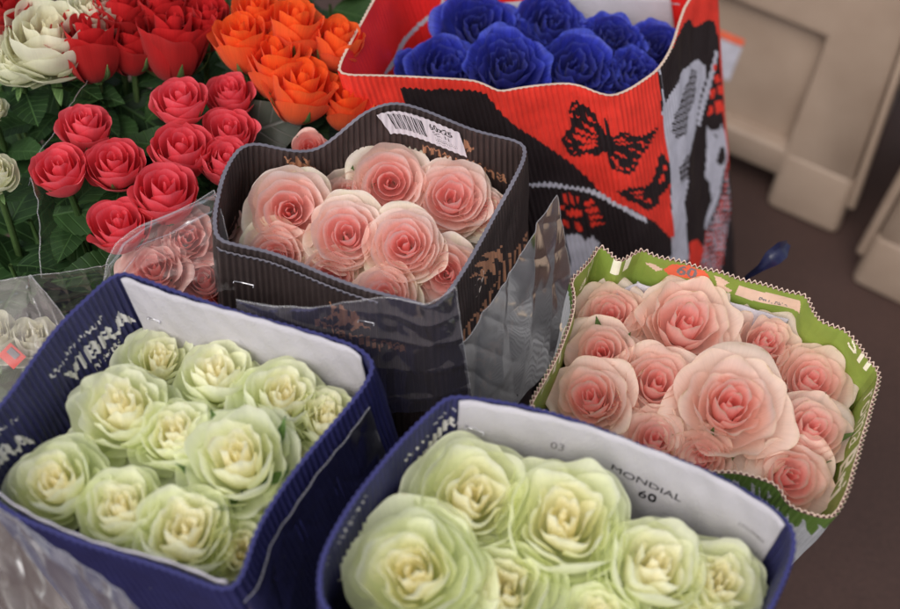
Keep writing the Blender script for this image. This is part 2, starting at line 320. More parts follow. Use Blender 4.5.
def leaf_mesh(seed, mat, L=1.0, wd=.36, serr=.03):
    R = np.random.default_rng(seed); ns, nc = 26, 7
    s = np.linspace(0, 1, ns)
    wv = wd * np.sin(np.pi * s ** .85) ** .9 * (1 - .25 * s) * (1 + serr * (np.arange(ns) % 2 * 2 - 1)) + .003
    c = np.linspace(-1, 1, nc)
    curl = R.uniform(.1, .45); fold = R.uniform(.12, .35); tw = R.uniform(-.4, .4)
    X = s[:, None] * L * np.ones(nc)[None]; Y = wv[:, None] * c[None]
    Z = -curl * s[:, None] ** 2 + fold * np.abs(Y) + tw * Y * s[:, None] + .02 * np.sin(14 * s[:, None]) * np.abs(c)[None]
    return mesh('leaf', np.stack([X, Y, Z], -1).reshape(-1, 3), gridfaces(ns, nc), mat)
LEAVES = [leaf_mesh(i, MT['leaf']) for i in range(5)]
GREYLEAF = leaf_mesh(40, MT['greyleaf'], wd=.42, serr=0)
CACHE = {}

def basis(axis, spin):
    z = Vector(axis).normalized(); x = z.orthogonal().normalized(); y = z.cross(x)
    M = Matrix((x, y, z)).transposed().to_4x4()
    return M @ Matrix.Rotation(spin, 4, 'Z')

GROW = dict(pink=1.27, peach=1.25, white=1.22, coral=1.02, red=1.32, orange=1.2, blue=1.16, salmon=1.22, cream=1.08)
LEAN = dict(white=.16, blue=.14, pink=.11, peach=.13)
def rose(name, cat, kind, mat, var, px, py, d, z, label, group, k=.45, lean=(0, 0), spin=None, foot=None, sl=None, leaves=0, squash=1.0, leaf_from=.10):
    key = (kind, mat, var)
    if key not in CACHE: CACHE[key] = make_rose(kind, MT[mat], hash_seed(key))
    d = d * GROW.get(mat, 1.0); c = P(px, py, z); dep = (c - CAM) @ fwd; Rr = d / 2 / F * dep / .98
    if sl is not None:
        for _ in range(3):
            hh = max(0.0, sl.cen[2] - c[2]); wallp = sl.at(np.arange(0, sl.L, sl.L / 240), np.full(240, hh + .02))[:, :2]
            dv = c[:2] - wallp; q = (dv ** 2).sum(1).argmin(); nn_ = sl.nrm[int(q * sl.n / 240) % sl.n][:2]; inside = -(dv[q] @ nn_)
            need = Rr * .80 + .003 - inside
            if need > 0: c[:2] -= nn_ * min(need, .012); Rr *= .985
    tocam = (CAM - c) / np.linalg.norm(CAM - c)
    ax = (1 - k) * np.array([0, 0, 1.]) + k * tocam; ax = ax / np.linalg.norm(ax)
    jl = LEAN.get(mat, .10); ax = ax + (lean[0] + random.uniform(-jl, jl)) * RIGHT + (lean[1] + random.uniform(-jl, jl)) * UP; ax /= np.linalg.norm(ax)
    hc = ROSE[kind]['Hh'] * .60
    base = c - Rr * hc * ax
    M = Matrix.Translation(Vector(base)) @ basis(ax, random.uniform(0, 6.28) if spin is None else spin) @ Matrix.Scale(Rr, 4)
    o = empty(name, M); tag(o, label, cat, group)
    for nm, me in CACHE[key]: link(nm, me, o)
    # stem down to the ground
    ft = np.array(foot if foot is not None else (base[0], base[1] + .02, .012), float)
    top = base - ax * .03 * Rr
    s = np.linspace(0, 1, 9)[:, None]
    mid = top - ax * .10
    path = (1 - s) ** 2 * top + 2 * (1 - s) * s * mid + s ** 2 * ft
    V, Fq = tube(path, np.linspace(.0034, .0042, 9), 7)
    Mi = np.array(M.inverted()); V = V @ Mi[:3, :3].T + Mi[:3, 3]
    link('stem', mesh('stem', V, Fq, MT['stem']), o)
    for i in range(leaves):
        h = leaf_from + (.30 - leaf_from) * (i + random.uniform(-.2, .2)) / max(1, leaves)
        q = max(0, min(1, h / max(.2, top[2]))); pt = (1 - q) ** 2 * top + 2 * (1 - q) * q * mid + q ** 2 * ft
        a = random.uniform(0, 6.28) + i * 2.4; up = random.uniform(.1, .9); sz = random.uniform(.045, .075)
        dx = Vector((math.cos(a), math.sin(a), up)).normalized(); dz = Vector((0, 0, 1)); dy = dz.cross(dx).normalized(); dz = dx.cross(dy)
        ML = Matrix.Translation(Vector(pt)) @ Matrix((dx, dy, dz)).transposed().to_4x4() @ Matrix.Scale(sz, 4)
        l = link('leaf', LEAVES[random.randrange(5)], o); l.matrix_parent_inverse = Matrix.Identity(4); l.matrix_local = M.inverted() @ ML
    return o

def hash_seed(key):
    s = 0
    for ch in repr(key): s = (s * 131 + ord(ch)) % 1000003
    return s

# ------------------------------------------------------------------ print helpers
TXT = {}
def text_tris(txt, bold=0.0):
    if (txt, bold) in TXT: return TXT[(txt, bold)]
    cu = bpy.data.curves.new('lettering', 'FONT'); cu.body = txt; cu.offset = bold; cu.resolution_u = 3
    o = bpy.data.objects.new('lettering', cu); C.objects.link(o)
    dg = bpy.context.evaluated_depsgraph_get(); ev = o.evaluated_get(dg); me = ev.to_mesh(); me.calc_loop_triangles()
    V = np.array([v.co[:2] for v in me.vertices]); T = np.array([t.vertices[:] for t in me.loop_triangles])
    ev.to_mesh_clear(); bpy.data.objects.remove(o); bpy.data.curves.remove(cu)
    lo, hi = V.min(0), V.max(0)
    cap = .69 if txt.lower() != txt or any(ch.isdigit() for ch in txt) else .69
    V = (V - [lo[0], 0]) / cap
    TXT[(txt, bold)] = (V, T, (hi[0] - lo[0]) / cap); return TXT[(txt, bold)]

def in_tris(x, y, V, T):
    out = np.zeros(len(x), bool)
    A, B, D = V[T[:, 0]], V[T[:, 1]], V[T[:, 2]]
    for a, b, c in zip(A, B, D):
        s1 = (b[0] - a[0]) * (y - a[1]) - (b[1] - a[1]) * (x - a[0]); s2 = (c[0] - b[0]) * (y - b[1]) - (c[1] - b[1]) * (x - b[0]); s3 = (a[0] - c[0]) * (y - c[1]) - (a[1] - c[1]) * (x - c[0])
        out |= ((s1 >= 0) & (s2 >= 0) & (s3 >= 0)) | ((s1 <= 0) & (s2 <= 0) & (s3 <= 0))
    return out

def in_poly(x, y, poly):
    out = np.zeros(len(x), bool); n = len(poly)
    for i in range(n):
        x1, y1 = poly[i]; x2, y2 = poly[(i + 1) % n]
        if y1 == y2: continue
        cr = ((y1 > y) != (y2 > y)) & (x < (x2 - x1) * (y - y1) / (y2 - y1) + x1)
        out ^= cr
    return out

# ------------------------------------------------------------------ corrugated paper sleeves
RIMF = {'blue_cut_edge': .45, 'cream_cut_edge': .35}
class Sleeve:
    def __init__(s, rim, scale, shift, zb=.015, period=.0052, chaikin=2, tent=0.0):
        pts = np.array([P(*r) for r in rim])
        for _ in range(chaikin):
            nx = np.roll(pts, -1, 0); pts = np.stack([.75 * pts + .25 * nx, .25 * pts + .75 * nx], 1).reshape(-1, 3)
        a = pts[:, 0] * np.roll(pts[:, 1], -1) - np.roll(pts[:, 0], -1) * pts[:, 1]
        if a.sum() < 0: pts = pts[::-1]
        seg = np.linalg.norm(np.roll(pts, -1, 0)[:, :2] - pts[:, :2], axis=1); L = seg.sum()
        s.nf = int(round(L / period)); s.n = s.nf * 5; s.L = L; s.ds = L / s.n
        cum = np.concatenate([[0], np.cumsum(seg)]); pp = np.concatenate([pts, pts[:1]])
        ss = np.arange(s.n) * s.ds
        s.C = np.stack([np.interp(ss, cum, pp[:, k]) for k in range(3)], -1)
        tn = np.roll(s.C, -3, 0) - np.roll(s.C, 3, 0); nn = np.stack([tn[:, 1], -tn[:, 0]], -1)
        for _ in range(2): nn = nn + np.roll(nn, 1, 0) + np.roll(nn, -1, 0)
        s.nrm = np.concatenate([nn / np.linalg.norm(nn, axis=1)[:, None], np.zeros((s.n, 1))], -1)
        cen = s.C.mean(0); s.B = s.C.copy(); s.B[:, :2] = cen[:2] + (s.C[:, :2] - cen[:2]) * np.array(scale) + np.array(shift); s.B[:, 2] = zb
        s.cen = cen; s.bc = s.B.mean(0)
        view = CAM - s.C; s.facing = (view * s.nrm).sum(1)
    def at(s, sv, h, off=0.0):
        sv = np.asarray(sv, float); f = (sv / s.ds) % s.n; i = np.floor(f).astype(int) % s.n; j = (i + 1) % s.n; q = (f - np.floor(f))[..., None]
        Cc = s.C[i] * (1 - q) + s.C[j] * q; Bb = s.B[i] * (1 - q) + s.B[j] * q; nn = s.nrm[i] * (1 - q) + s.nrm[j] * q
        k = (np.asarray(h, float) / (Cc[..., 2] - Bb[..., 2]))[..., None]
        return Cc * (1 - k) + Bb * k + nn * np.asarray(off)[..., None]
    def sh(s, px, py, side, off=0.0):
        """surface coordinates (s, depth below the rim) of a mark traced at (px, py)"""
        if not hasattr(s, 'lut'):
            s.lut = {}
        if side not in s.lut:
            idx = np.where(s.facing > 0 if side == 'out' else s.facing < 0)[0]; idx = idx[::3]
            hh = np.arange(0, .46, .002); S, Hh = np.meshgrid(idx * s.ds, hh)
            o = .002 if side == 'out' else -.002
            q, _ = proj(s.at(S.ravel(), Hh.ravel(), o)); s.lut[side] = (q, S.ravel(), Hh.ravel())
        q, S, Hh = s.lut[side]; i = ((q - [px, py]) ** 2).sum(1).argmin()
        return S[i], Hh[i]
    def build(s, parent, name, mats, prints, th=.0022, amp=(.0011, .0011), fine=(.14, .2), dh=.0016, rim_mode='plain', base=(0, 1), edge=2):
        """outer face, inner face and cut edge as one mesh; prints lists (side, test, material)"""
        Vs, Fs, Is = [], [], []; o = 0; edge_name = mats[2].name
        ph = 2 * np.pi * np.arange(s.n) / 5.0
        rows0 = None; info = []
        for kf, side in ((0, 'out'), (1, 'in')):
            hf = fine[kf]; hs_ = np.concatenate([np.arange(0, hf, dh), np.linspace(hf, .62, 12)]); hs_ = hs_[hs_ < (s.C[:, 2].min() - s.B[0, 2])]
            hs_ = np.append(hs_, s.C[:, 2].min() - s.B[0, 2])
            fl = np.sin(ph) * amp[kf]
            off = (th / 2 + fl + amp[kf] * .5) if side == 'out' else (-(th / 2) + (fl if rim_mode != 'scallop' else 0) - amp[kf] * .5)
            ramp = np.clip(RIMF.get(edge_name, .25) + hs_ / .006, 0, 1)[:, None] if rim_mode != 'scallop' else np.ones((len(hs_), 1))
            off = (np.mean(off) + (off - np.mean(off))[None] * ramp)
            S = np.broadcast_to(np.arange(s.n) * s.ds, (len(hs_), s.n)); Hm = np.broadcast_to(hs_[:, None], S.shape)
            zr = 0
            sa = np.arange(s.n) / s.n * 2 * np.pi
            off = off + .0011 * (np.sin(sa * 7 + hs_[:, None] * 30) * np.sin(sa * 11 + 2 - hs_[:, None] * 45) + .6 * np.sin(sa * 19 + hs_[:, None] * 70)) * np.clip(hs_[:, None] / .02, 0, 1)
            V = s.at(S.ravel(), Hm.ravel(), np.ascontiguousarray(np.broadcast_to(off, S.shape)).ravel())
            if rim_mode == 'scallop':
                V = V.reshape(len(hs_), s.n, 3); V[0, :, 2] += .0012 * np.sin(ph) + .0008 * np.sin(ph * .13); V = V.reshape(-1, 3)
            fq = gridfaces(len(hs_), s.n, wrap=True)
            Sm = (S[:-1] + s.ds / 2).ravel(); Hc = ((Hm[:-1] + Hm[1:]) / 2).ravel()
            ii = np.full(len(fq), base[kf])
            for side2, test, mi in prints:
                if side2 == side: ii[test(Sm, Hc)] = mi
            if side == 'in': fq = fq[:, ::-1]
            Vs.append(V); Fs.append(fq + o); Is.append(ii); info.append(o); o += len(V)
        # cut edge
        a, b = Vs[0][:s.n], Vs[1][:s.n]
        if rim_mode == 'scallop':
            fr = [0, .22, .78, 1]
        else: fr = [0, 1]
        R = np.stack([a * (1 - f) + b * f for f in fr]); R[:, :, 2] += .0003
        if rim_mode == 'scallop': R[1:3, :, 2] -= .0010
        ff = gridfaces(len(fr), s.n, wrap=True); ie = np.full(len(ff), edge)
        if rim_mode == 'scallop':
            cc = np.arange(len(ff)) % s.n; band = np.arange(len(ff)) // s.n
            ie[(band == 1) & (cc % 5 < 3)] = edge + 1
        Vs.append(R.reshape(-1, 3)); Fs.append(ff + o); Is.append(ie)
        Fa = np.concatenate(Fs)
        return link(name, mesh(name, np.concatenate(Vs), Fa, mats, np.concatenate(Is)), parent)
    # --- print tests
    def wrapd(s, x, s0): return (x - s0 + s.L / 2) % s.L - s.L / 2
    def poly(s, side, pts):
        q = [s.sh(*p, side) for p in pts]; s0 = q[0][0]; pl = [(s.wrapd(a, s0), b) for a, b in q]
        x0, x1 = min(p[0] for p in pl), max(p[0] for p in pl); y0, y1 = min(p[1] for p in pl), max(p[1] for p in pl)
        def test(S, Hh):
            x = s.wrapd(S, s0); ok = np.where((x >= x0) & (x <= x1) & (Hh >= y0) & (Hh <= y1))[0]
            m = np.zeros(len(S), bool); m[ok] = in_poly(x[ok], Hh[ok], pl); return m
        return test
    def text(s, side, txt, p0, p1, hscale=1.0, bold=.02, slant=0.0):
        V, T, wd = text_tris(txt, bold); (s0, h0), (s1, h1) = s.sh(*p0, side), s.sh(*p1, side)
        dx = s.wrapd(s1, s0); dy = h1 - h0; ln = math.hypot(dx, dy); k = wd / ln
        ux, uy = dx / ln, dy / ln
        vx, vy = 0, -1.0
        def test(S, Hh):
            x = s.wrapd(S, s0); y = Hh - h0
            # solve [ux vx; uy vy] (a,b) = (x,y)
            det = ux * vy - uy * vx; a = (x * vy - y * vx) / det; b = (ux * y - uy * x) / det
            a, b = a * k, b * k / hscale; a = a - slant * b
            ok = np.where((a > -.1) & (a < wd + .1) & (b > -.5) & (b < 1.6))[0]
            m = np.zeros(len(S), bool); m[ok] = in_tris(a[ok], b[ok], V, T); return m
        return test
    def strip(s, side, h0, h1):
        return lambda S, Hh: (Hh >= h0) & (Hh < h1)
    def hash(s, side, inner, fn):
        return lambda S, Hh: inner(S, Hh) & fn(S, Hh)

def panel(sl, name, parent, s0, s1, off, h0, h1, th, mats, nc=60, nr=14, marks=(), droop=0.0, wave=.0, corner=0.0):
    """smooth card lying along a sleeve wall between two rim positions"""
    d = sl.wrapd(s1, s0); u = np.linspace(0, 1, nc); v = np.linspace(0, 1, nr)
    U, Vv = np.meshgrid(u, v)
    hh0 = h0 + corner * (np.clip((.05 - U) / .05, 0, 1) ** 2 + np.clip((U - .96) / .04, 0, 1) ** 2) + wave * np.sin(U * 5 + 1)
    Hh = hh0 + (h1 - hh0) * Vv; S = s0 + d * U
    inw = off + droop * Vv + .0012 * np.sin(U * 9 + Vv * 2) + .0007 * np.sin(U * 31 + 9 * Vv) * Vv + .0005 * np.sin(U * 57 - 14 * Vv + 2)
    A = sl.at(S.ravel(), Hh.ravel(), -inw.ravel()); B = sl.at(S.ravel(), Hh.ravel(), -(inw - th).ravel())
    f = gridfaces(nr, nc); n = nr * nc
    bd = np.concatenate([np.arange(nc), np.arange(1, nr) * nc + nc - 1, (nr - 1) * nc + np.arange(nc - 2, -1, -1), np.arange(nr - 2, 0, -1) * nc])
    b2 = np.roll(bd, -1)
    ed = np.stack([bd, bd + n, b2 + n, b2], -1)
    V = np.concatenate([A, B]); Fa = np.concatenate([f, f[:, ::-1] + n, ed])
    idx = np.zeros(len(Fa), int)
    # ink: flat letters lying on the card
    Vs, Fs, Is = [V], [tuple(map(int, q)) for q in Fa], list(idx); o = len(V)
    for (txt, q0, q1, hsc, bold, mi) in marks:
        TV, TT, wd = text_tris(txt, bold); a0, b0 = sl.sh(*q0, 'in'); a1, b1 = sl.sh(*q1, 'in')
        dx = sl.wrapd(a1, a0); dy = b1 - b0; ln = math.hypot(dx, dy); k = ln / wd
        ss = a0 + TV[:, 0] * k * dx / ln; hh = b0 + TV[:, 0] * k * dy / ln - TV[:, 1] * k * hsc
        vv = np.clip((hh - h0) / (h1 - h0), 0, 1); uu = sl.wrapd(ss, s0) / d
        inw = off + droop * vv + .0012 * np.sin(uu * 9 + vv * 2) + .0007 * np.sin(uu * 31 + 9 * vv) * vv + .0005 * np.sin(uu * 57 - 14 * vv + 2) + .0006
        X = sl.at(ss, hh, -inw); Vs.append(X); Fs += [tuple(int(i) + o for i in t) for t in TT]; Is += [mi] * len(TT); o += len(X)
    return link(name, mesh(name, np.concatenate(Vs), Fs, mats, Is), parent)

def staple(parent, a, b, mat, bend=.0):
    a, b = np.array(a), np.array(b); mid = (a + b) / 2 + np.array([0, 0, bend])
    V, Fq = tube([a + (b - a) * .0 - np.array([0, .002, 0.001]), a, mid, b, b - np.array([0, .002, 0.001])], .0007, 6)
    return link('staple', mesh('staple', V, Fq, mat), parent)

# paper stock and inks
PM = {}
for nm, col, kw in [
    ('charcoal_paper', srgb(60, 50, 49), dict(rough=.5)), ('charcoal_lining', srgb(62, 50, 49), dict(rough=.55)), ('grey_cut_edge', srgb(104, 100, 110), {}),
    ('copper_ink', srgb(178, 128, 100), {}), ('navy_paper', srgb(38, 39, 82), dict(rough=.45)), ('navy_lining', srgb(48, 48, 90), dict(rough=.5)), ('blue_cut_edge', srgb(52, 52, 104), {}),
    ('silver_ink', srgb(222, 218, 218), {}), ('white_card', srgb(176, 172, 180), dict(rough=.6, var=.08, scale=26, bump=.12)), ('black_ink', srgb(30, 28, 32), {}), ('grey_ink', srgb(120, 116, 120), {}),
    ('red_paper', srgb(222, 60, 48), dict(rough=.45)), ('red_lining', srgb(226, 40, 38), dict(rough=.5, var=.05)), ('cream_cut_edge', srgb(196, 172, 156), {}), ('black_print', srgb(40, 32, 34), dict(rough=.45)),
    ('pale_print', srgb(186, 184, 196), {}), ('green_lining', srgb(130, 150, 66), dict(rough=.5, var=.08)), ('dark_green_print', srgb(84, 108, 48), {}), ('grey_green_paper', srgb(168, 168, 172), {}),
    ('pale_green_ink', srgb(240, 238, 215), {}), ('pink_ink', srgb(222, 190, 170), {}), ('brown_hollow', srgb(78, 44, 36), {}), ('coral_ink', srgb(226, 104, 74), {}), ('sticker_white', srgb(205, 198, 206), dict(rough=.4, var=.02)),
    ('red_print', srgb(225, 60, 46), {})]:
    PM[nm] = paper(nm, col, **kw)
steel, _nt, _b = newmat('staple_steel'); _b.inputs['Metallic'].default_value = 1; _b.inputs['Roughness'].default_value = .3; _b.inputs['Base Color'].default_value = (.75, .74, .78, 1)
FILM = film_mat('clear_film', .035, (.5, .48, .5, 1), gloss=.85, rough=.15, bump=0); MILK = film_mat('frosted_film', .20, (.55, .48, .47, 1), gloss=.3, rough=.2, bump=.3); HAZY = film_mat('hazy_film', .07, (.6, .55, .54, 1), gloss=.4, rough=.14, bump=.3); TALL = film_mat('standing_film', .13, (.34, .32, .38, 1), gloss=.55, rough=.12, bump=.3); SMOKY = film_mat('smoky_film', .10, (.42, .38, .40, 1), gloss=.5, rough=.2, bump=.5)

# ================================================================== THE SETTING
def floor():
    m, nt, b = newmat('brown_floor')
    tc = N(nt, 'ShaderNodeTexCoord')
    n1 = N(nt, 'ShaderNodeTexNoise'); n1.inputs['Scale'].default_value = 3.5; n1.inputs['Detail'].default_value = 8
    n2 = N(nt, 'ShaderNodeTexNoise'); n2.inputs['Scale'].default_value = 140; n2.inputs['Detail'].default_value = 6
    nt.links.new(tc.outputs['Object'], n1.inputs['Vector']); nt.links.new(tc.outputs['Object'], n2.inputs['Vector'])
    rp = N(nt, 'ShaderNodeValToRGB'); rp.color_ramp.elements[0].position = .3; rp.color_ramp.elements[1].position = .72
    rp.color_ramp.elements[0].color = (.040, .019, .015, 1); rp.color_ramp.elements[1].color = (.064, .032, .025, 1)
    nt.links.new(n1.outputs[0], rp.inputs[0])
    mx = N(nt, 'ShaderNodeMix', data_type='RGBA', blend_type='OVERLAY'); mx.inputs[0].default_value = .5
    nt.links.new(rp.outputs[0], mx.inputs[6]); nt.links.new(n2.outputs[0], mx.inputs[7]); nt.links.new(mx.outputs[2], b.inputs['Base Color'])
    b.inputs['Roughness'].default_value = .75
    bp = N(nt, 'ShaderNodeBump'); bp.inputs['Strength'].default_value = .5; bp.inputs['Distance'].default_value = .003; nt.links.new(n2.outputs[0], bp.inputs['Height']); nt.links.new(bp.outputs[0], b.inputs['Normal'])
    V = [(-40, -20, 0), (40, -20, 0), (40, 60, 0), (-40, 60, 0)]
    o = link('floor', mesh('floor', V, [(0, 1, 2, 3)], m)); tag(o, kind='structure')
floor()

# ================================================================== SLEEVES
ZD, ZG, ZL, ZR, ZK = .70, .66, .70, .72, .70

# --- charcoal sleeve of pale pink roses
def charcoal():
    rim = [(217, 240), (214, 222), (217, 200), (224, 172), (236, 152), (246, 145), (260, 144), (280, 149), (300, 152), (316, 150), (332, 140), (348, 126), (364, 113), (382, 105), (400, 103), (424, 110), (450, 121), (475, 131), (500, 137), (516, 141), (525, 147), (524, 160), (512, 184), (495, 214), (476, 250), (455, 284), (440, 303), (429, 308), (415, 302), (390, 296), (360, 288), (330, 277), (300, 264), (270, 252), (240, 246)]
    hx = lambda x, y: ZD + (float(np.interp(x, [217, 250, 316, 390, 430, 525], [0, 0, -.012, .034, .028, .008])) if y < 200 else 0)
    sl = Sleeve([(x, y, hx(x, y)) for x, y in rim], (1.45, 1.05), (.06, .0), chaikin=2, period=.0057)
    root = empty('flower_sleeve', Matrix.Translation(Vector(sl.bc))); inv = root.matrix_world.inverted()
    tag(root, 'charcoal corrugated paper sleeve with copper lettering and a barcode sticker', 'paper sleeve', 'corrugated sleeves of cut roses')
    holder = root
    leafp = lambda side, cx, cy, s, a: [sl.poly(side, [(cx + s * (math.cos(a) * x - math.sin(a) * y), cy + s * (math.sin(a) * x + math.cos(a) * y)) for x, y in pl]) for pl in
        ([(-22, 1), (-10, -4), (10, -2), (24, -1), (10, 2), (-8, 4)], [(-8, -2), (-14, -12), (-6, -9), (0, -2)], [(4, -2), (0, -12), (8, -8), (12, -2)], [(-6, 2), (-10, 11), (-2, 8), (2, 2)], [(8, 2), (6, 10), (13, 6), (15, 1)], [(-18, 0), (-27, -8), (-18, -6)], [(-17, 1), (-24, 9), (-14, 6)])]
    pr = []
    for t in leafp('out', 490, 262, .92, -.95): pr.append(('out', t, 3))
    for t in leafp('out', 350, 316, .95, .42): pr.append(('out', t, 3))
    for t in leafp('out', 492, 350, .8, -.8): pr.append(('out', t, 3))
    for t in leafp('in', 462, 146, .7, .35): pr.append(('in', t, 3))
    for t in leafp('in', 302, 166, .7, .2): pr.append(('in', t, 3))
    pr.append(('out', sl.text('out', 'marilina', (463, 345), (532, 240), .85, .01), 3))
    pr.append(('out', sl.text('out', 'marilina', (320, 322), (404, 354), .85, .01), 3))
    pr.append(('out', sl.text('out', 'marilina', (480, 400), (556, 290), .85, .01), 3))
    pr.append(('in', sl.text('in', 'marilina', (258, 186), (354, 172), .9, .01), 3))
    pr.append(('in', sl.text('in', 'marilina', (424, 152), (506, 182), .8, .01), 3))
    wl = sl.build(holder, 'wrapper', [PM['charcoal_paper'], PM['charcoal_lining'], PM['grey_cut_edge'], PM['copper_ink']], pr, th=.0020, amp=(.0015, .0015), fine=(.24, .12))
    # overlapping second layer along the near rim
    a, _ = sl.sh(219, 245, 'out'); b, _ = sl.sh(378, 297, 'out')
    d = sl.wrapd(b, a); nc = 220; u = np.linspace(0, 1, nc); hs_ = np.linspace(.006, .10, 64)
    S = a + d * u; fl = .0010 * np.sin(2 * np.pi * S / (sl.ds * 5))
    X = [sl.at(S, np.full(nc, h), .0065 + fl) for h in hs_]; Y = [sl.at(S, np.full(nc, h), .0045 + fl * .3) for h in hs_]
    V = np.concatenate(X + Y); f = gridfaces(64, nc); n = 64 * nc; e = np.stack([np.arange(nc - 1), np.arange(1, nc), np.arange(1, nc) + n, np.arange(nc - 1) + n], -1)
    fi = np.zeros(len(f), int); Sm = ((S[:-1] + S[1:]) / 2)[None].repeat(63, 0).ravel() % sl.L; Hm_ = ((hs_[:-1] + hs_[1:]) / 2)[:, None].repeat(nc - 1, 1).ravel()
    for side_, test_, mi_ in pr:
        if side_ == 'out': fi[test_(Sm, Hm_)] = 2
    link('flap', mesh('flap', V, np.concatenate([f, f[:, ::-1] + n, e]), [PM['charcoal_paper'], PM['grey_cut_edge'], PM['copper_ink']], np.concatenate([fi, np.zeros(len(f), int), np.ones(len(e), int)])), holder)
    # barcode sticker
    q = [sl.sh(*p, 'in') for p in ((374, 109), (461, 130), (467, 155), (390, 131))]
    s0 = q[0][0]; qq = np.array([(sl.wrapd(x, s0), h) for x, h in q])
    nu_, nv_ = 170, 46; U, Vv = np.meshgrid(np.linspace(0, 1, nu_), np.linspace(0, 1, nv_))
    bl = lambda k: (1 - U) * (1 - Vv) * qq[0, k] + U * (1 - Vv) * qq[1, k] + U * Vv * qq[2, k] + (1 - U) * Vv * qq[3, k]
    S, Hh = s0 + bl(0), np.maximum(bl(1), .0035)
    A = sl.at(S.ravel(), Hh.ravel(), -(.0060 + .0005 * np.sin(2 * np.pi * S.ravel() / (sl.ds * 5)))); f = gridfaces(nv_, nu_)
    uc = ((U[:-1, :-1] + U[1:, 1:]) / 2).ravel(); vc = ((Vv[:-1, :-1] + Vv[1:, 1:]) / 2).ravel(); ii = np.zeros(len(f), int)
    R = np.random.default_rng(3); x = .10
    while x < .52:
        wb = R.choice([.006, .006, .012, .018]); ii[(uc > x) & (uc < x + wb) & (vc > .2) & (vc < .80)] = 1; x += wb + R.choice([.007, .008, .014])
    def put(txt, x0, y0, w_, h_, bold=.02):
        TV, TT, wd = text_tris(txt, bold); a_ = (uc - x0) / w_ * wd; b_ = (y0 - vc) / h_; ok = np.where((a_ > 0) & (a_ < wd) & (b_ > -.3) & (b_ < 1.2))[0]
        ii[ok[in_tris(a_[ok], b_[ok], TV, TT)]] = 1
    put('60x25', .60, .40, .28, .22); put('SC. 11', .62, .60, .2, .14, 0)
    for yy in (.70, .78, .88): ii[(uc > .62) & (uc < .9 - .1 * (yy > .8)) & (np.abs(vc - yy) < .018) & (np.sin(uc * 260) > -.3)] = 2
    ii[(uc > .3) & (uc < .55) & (np.abs(vc - .08) < .02) & (np.sin(uc * 300) > -.2)] = 2
    link('sticker', mesh('sticker', A, f, [PM['sticker_white'], PM['black_ink'], PM['grey_ink']], ii), holder)
    for (p, r) in (((238, 276), (257, 280)), ((360, 315), (376, 318))):
        a, b = sl.sh(*p, 'out'), sl.sh(*r, 'out'); o_ = .008 if p[0] < 300 else .0085
        staple(holder, sl.at(np.array(a[0]), np.array(a[1]), np.array(o_)), sl.at(np.array(b[0]), np.array(b[1]), np.array(o_)), steel)
    return sl, root

def reparent(root):
    """children were built in world space: keep them where they are"""
    bpy.context.view_layer.update()
    inv = root.matrix_world.inverted()
    for c in root.children:
        c.matrix_parent_inverse = inv

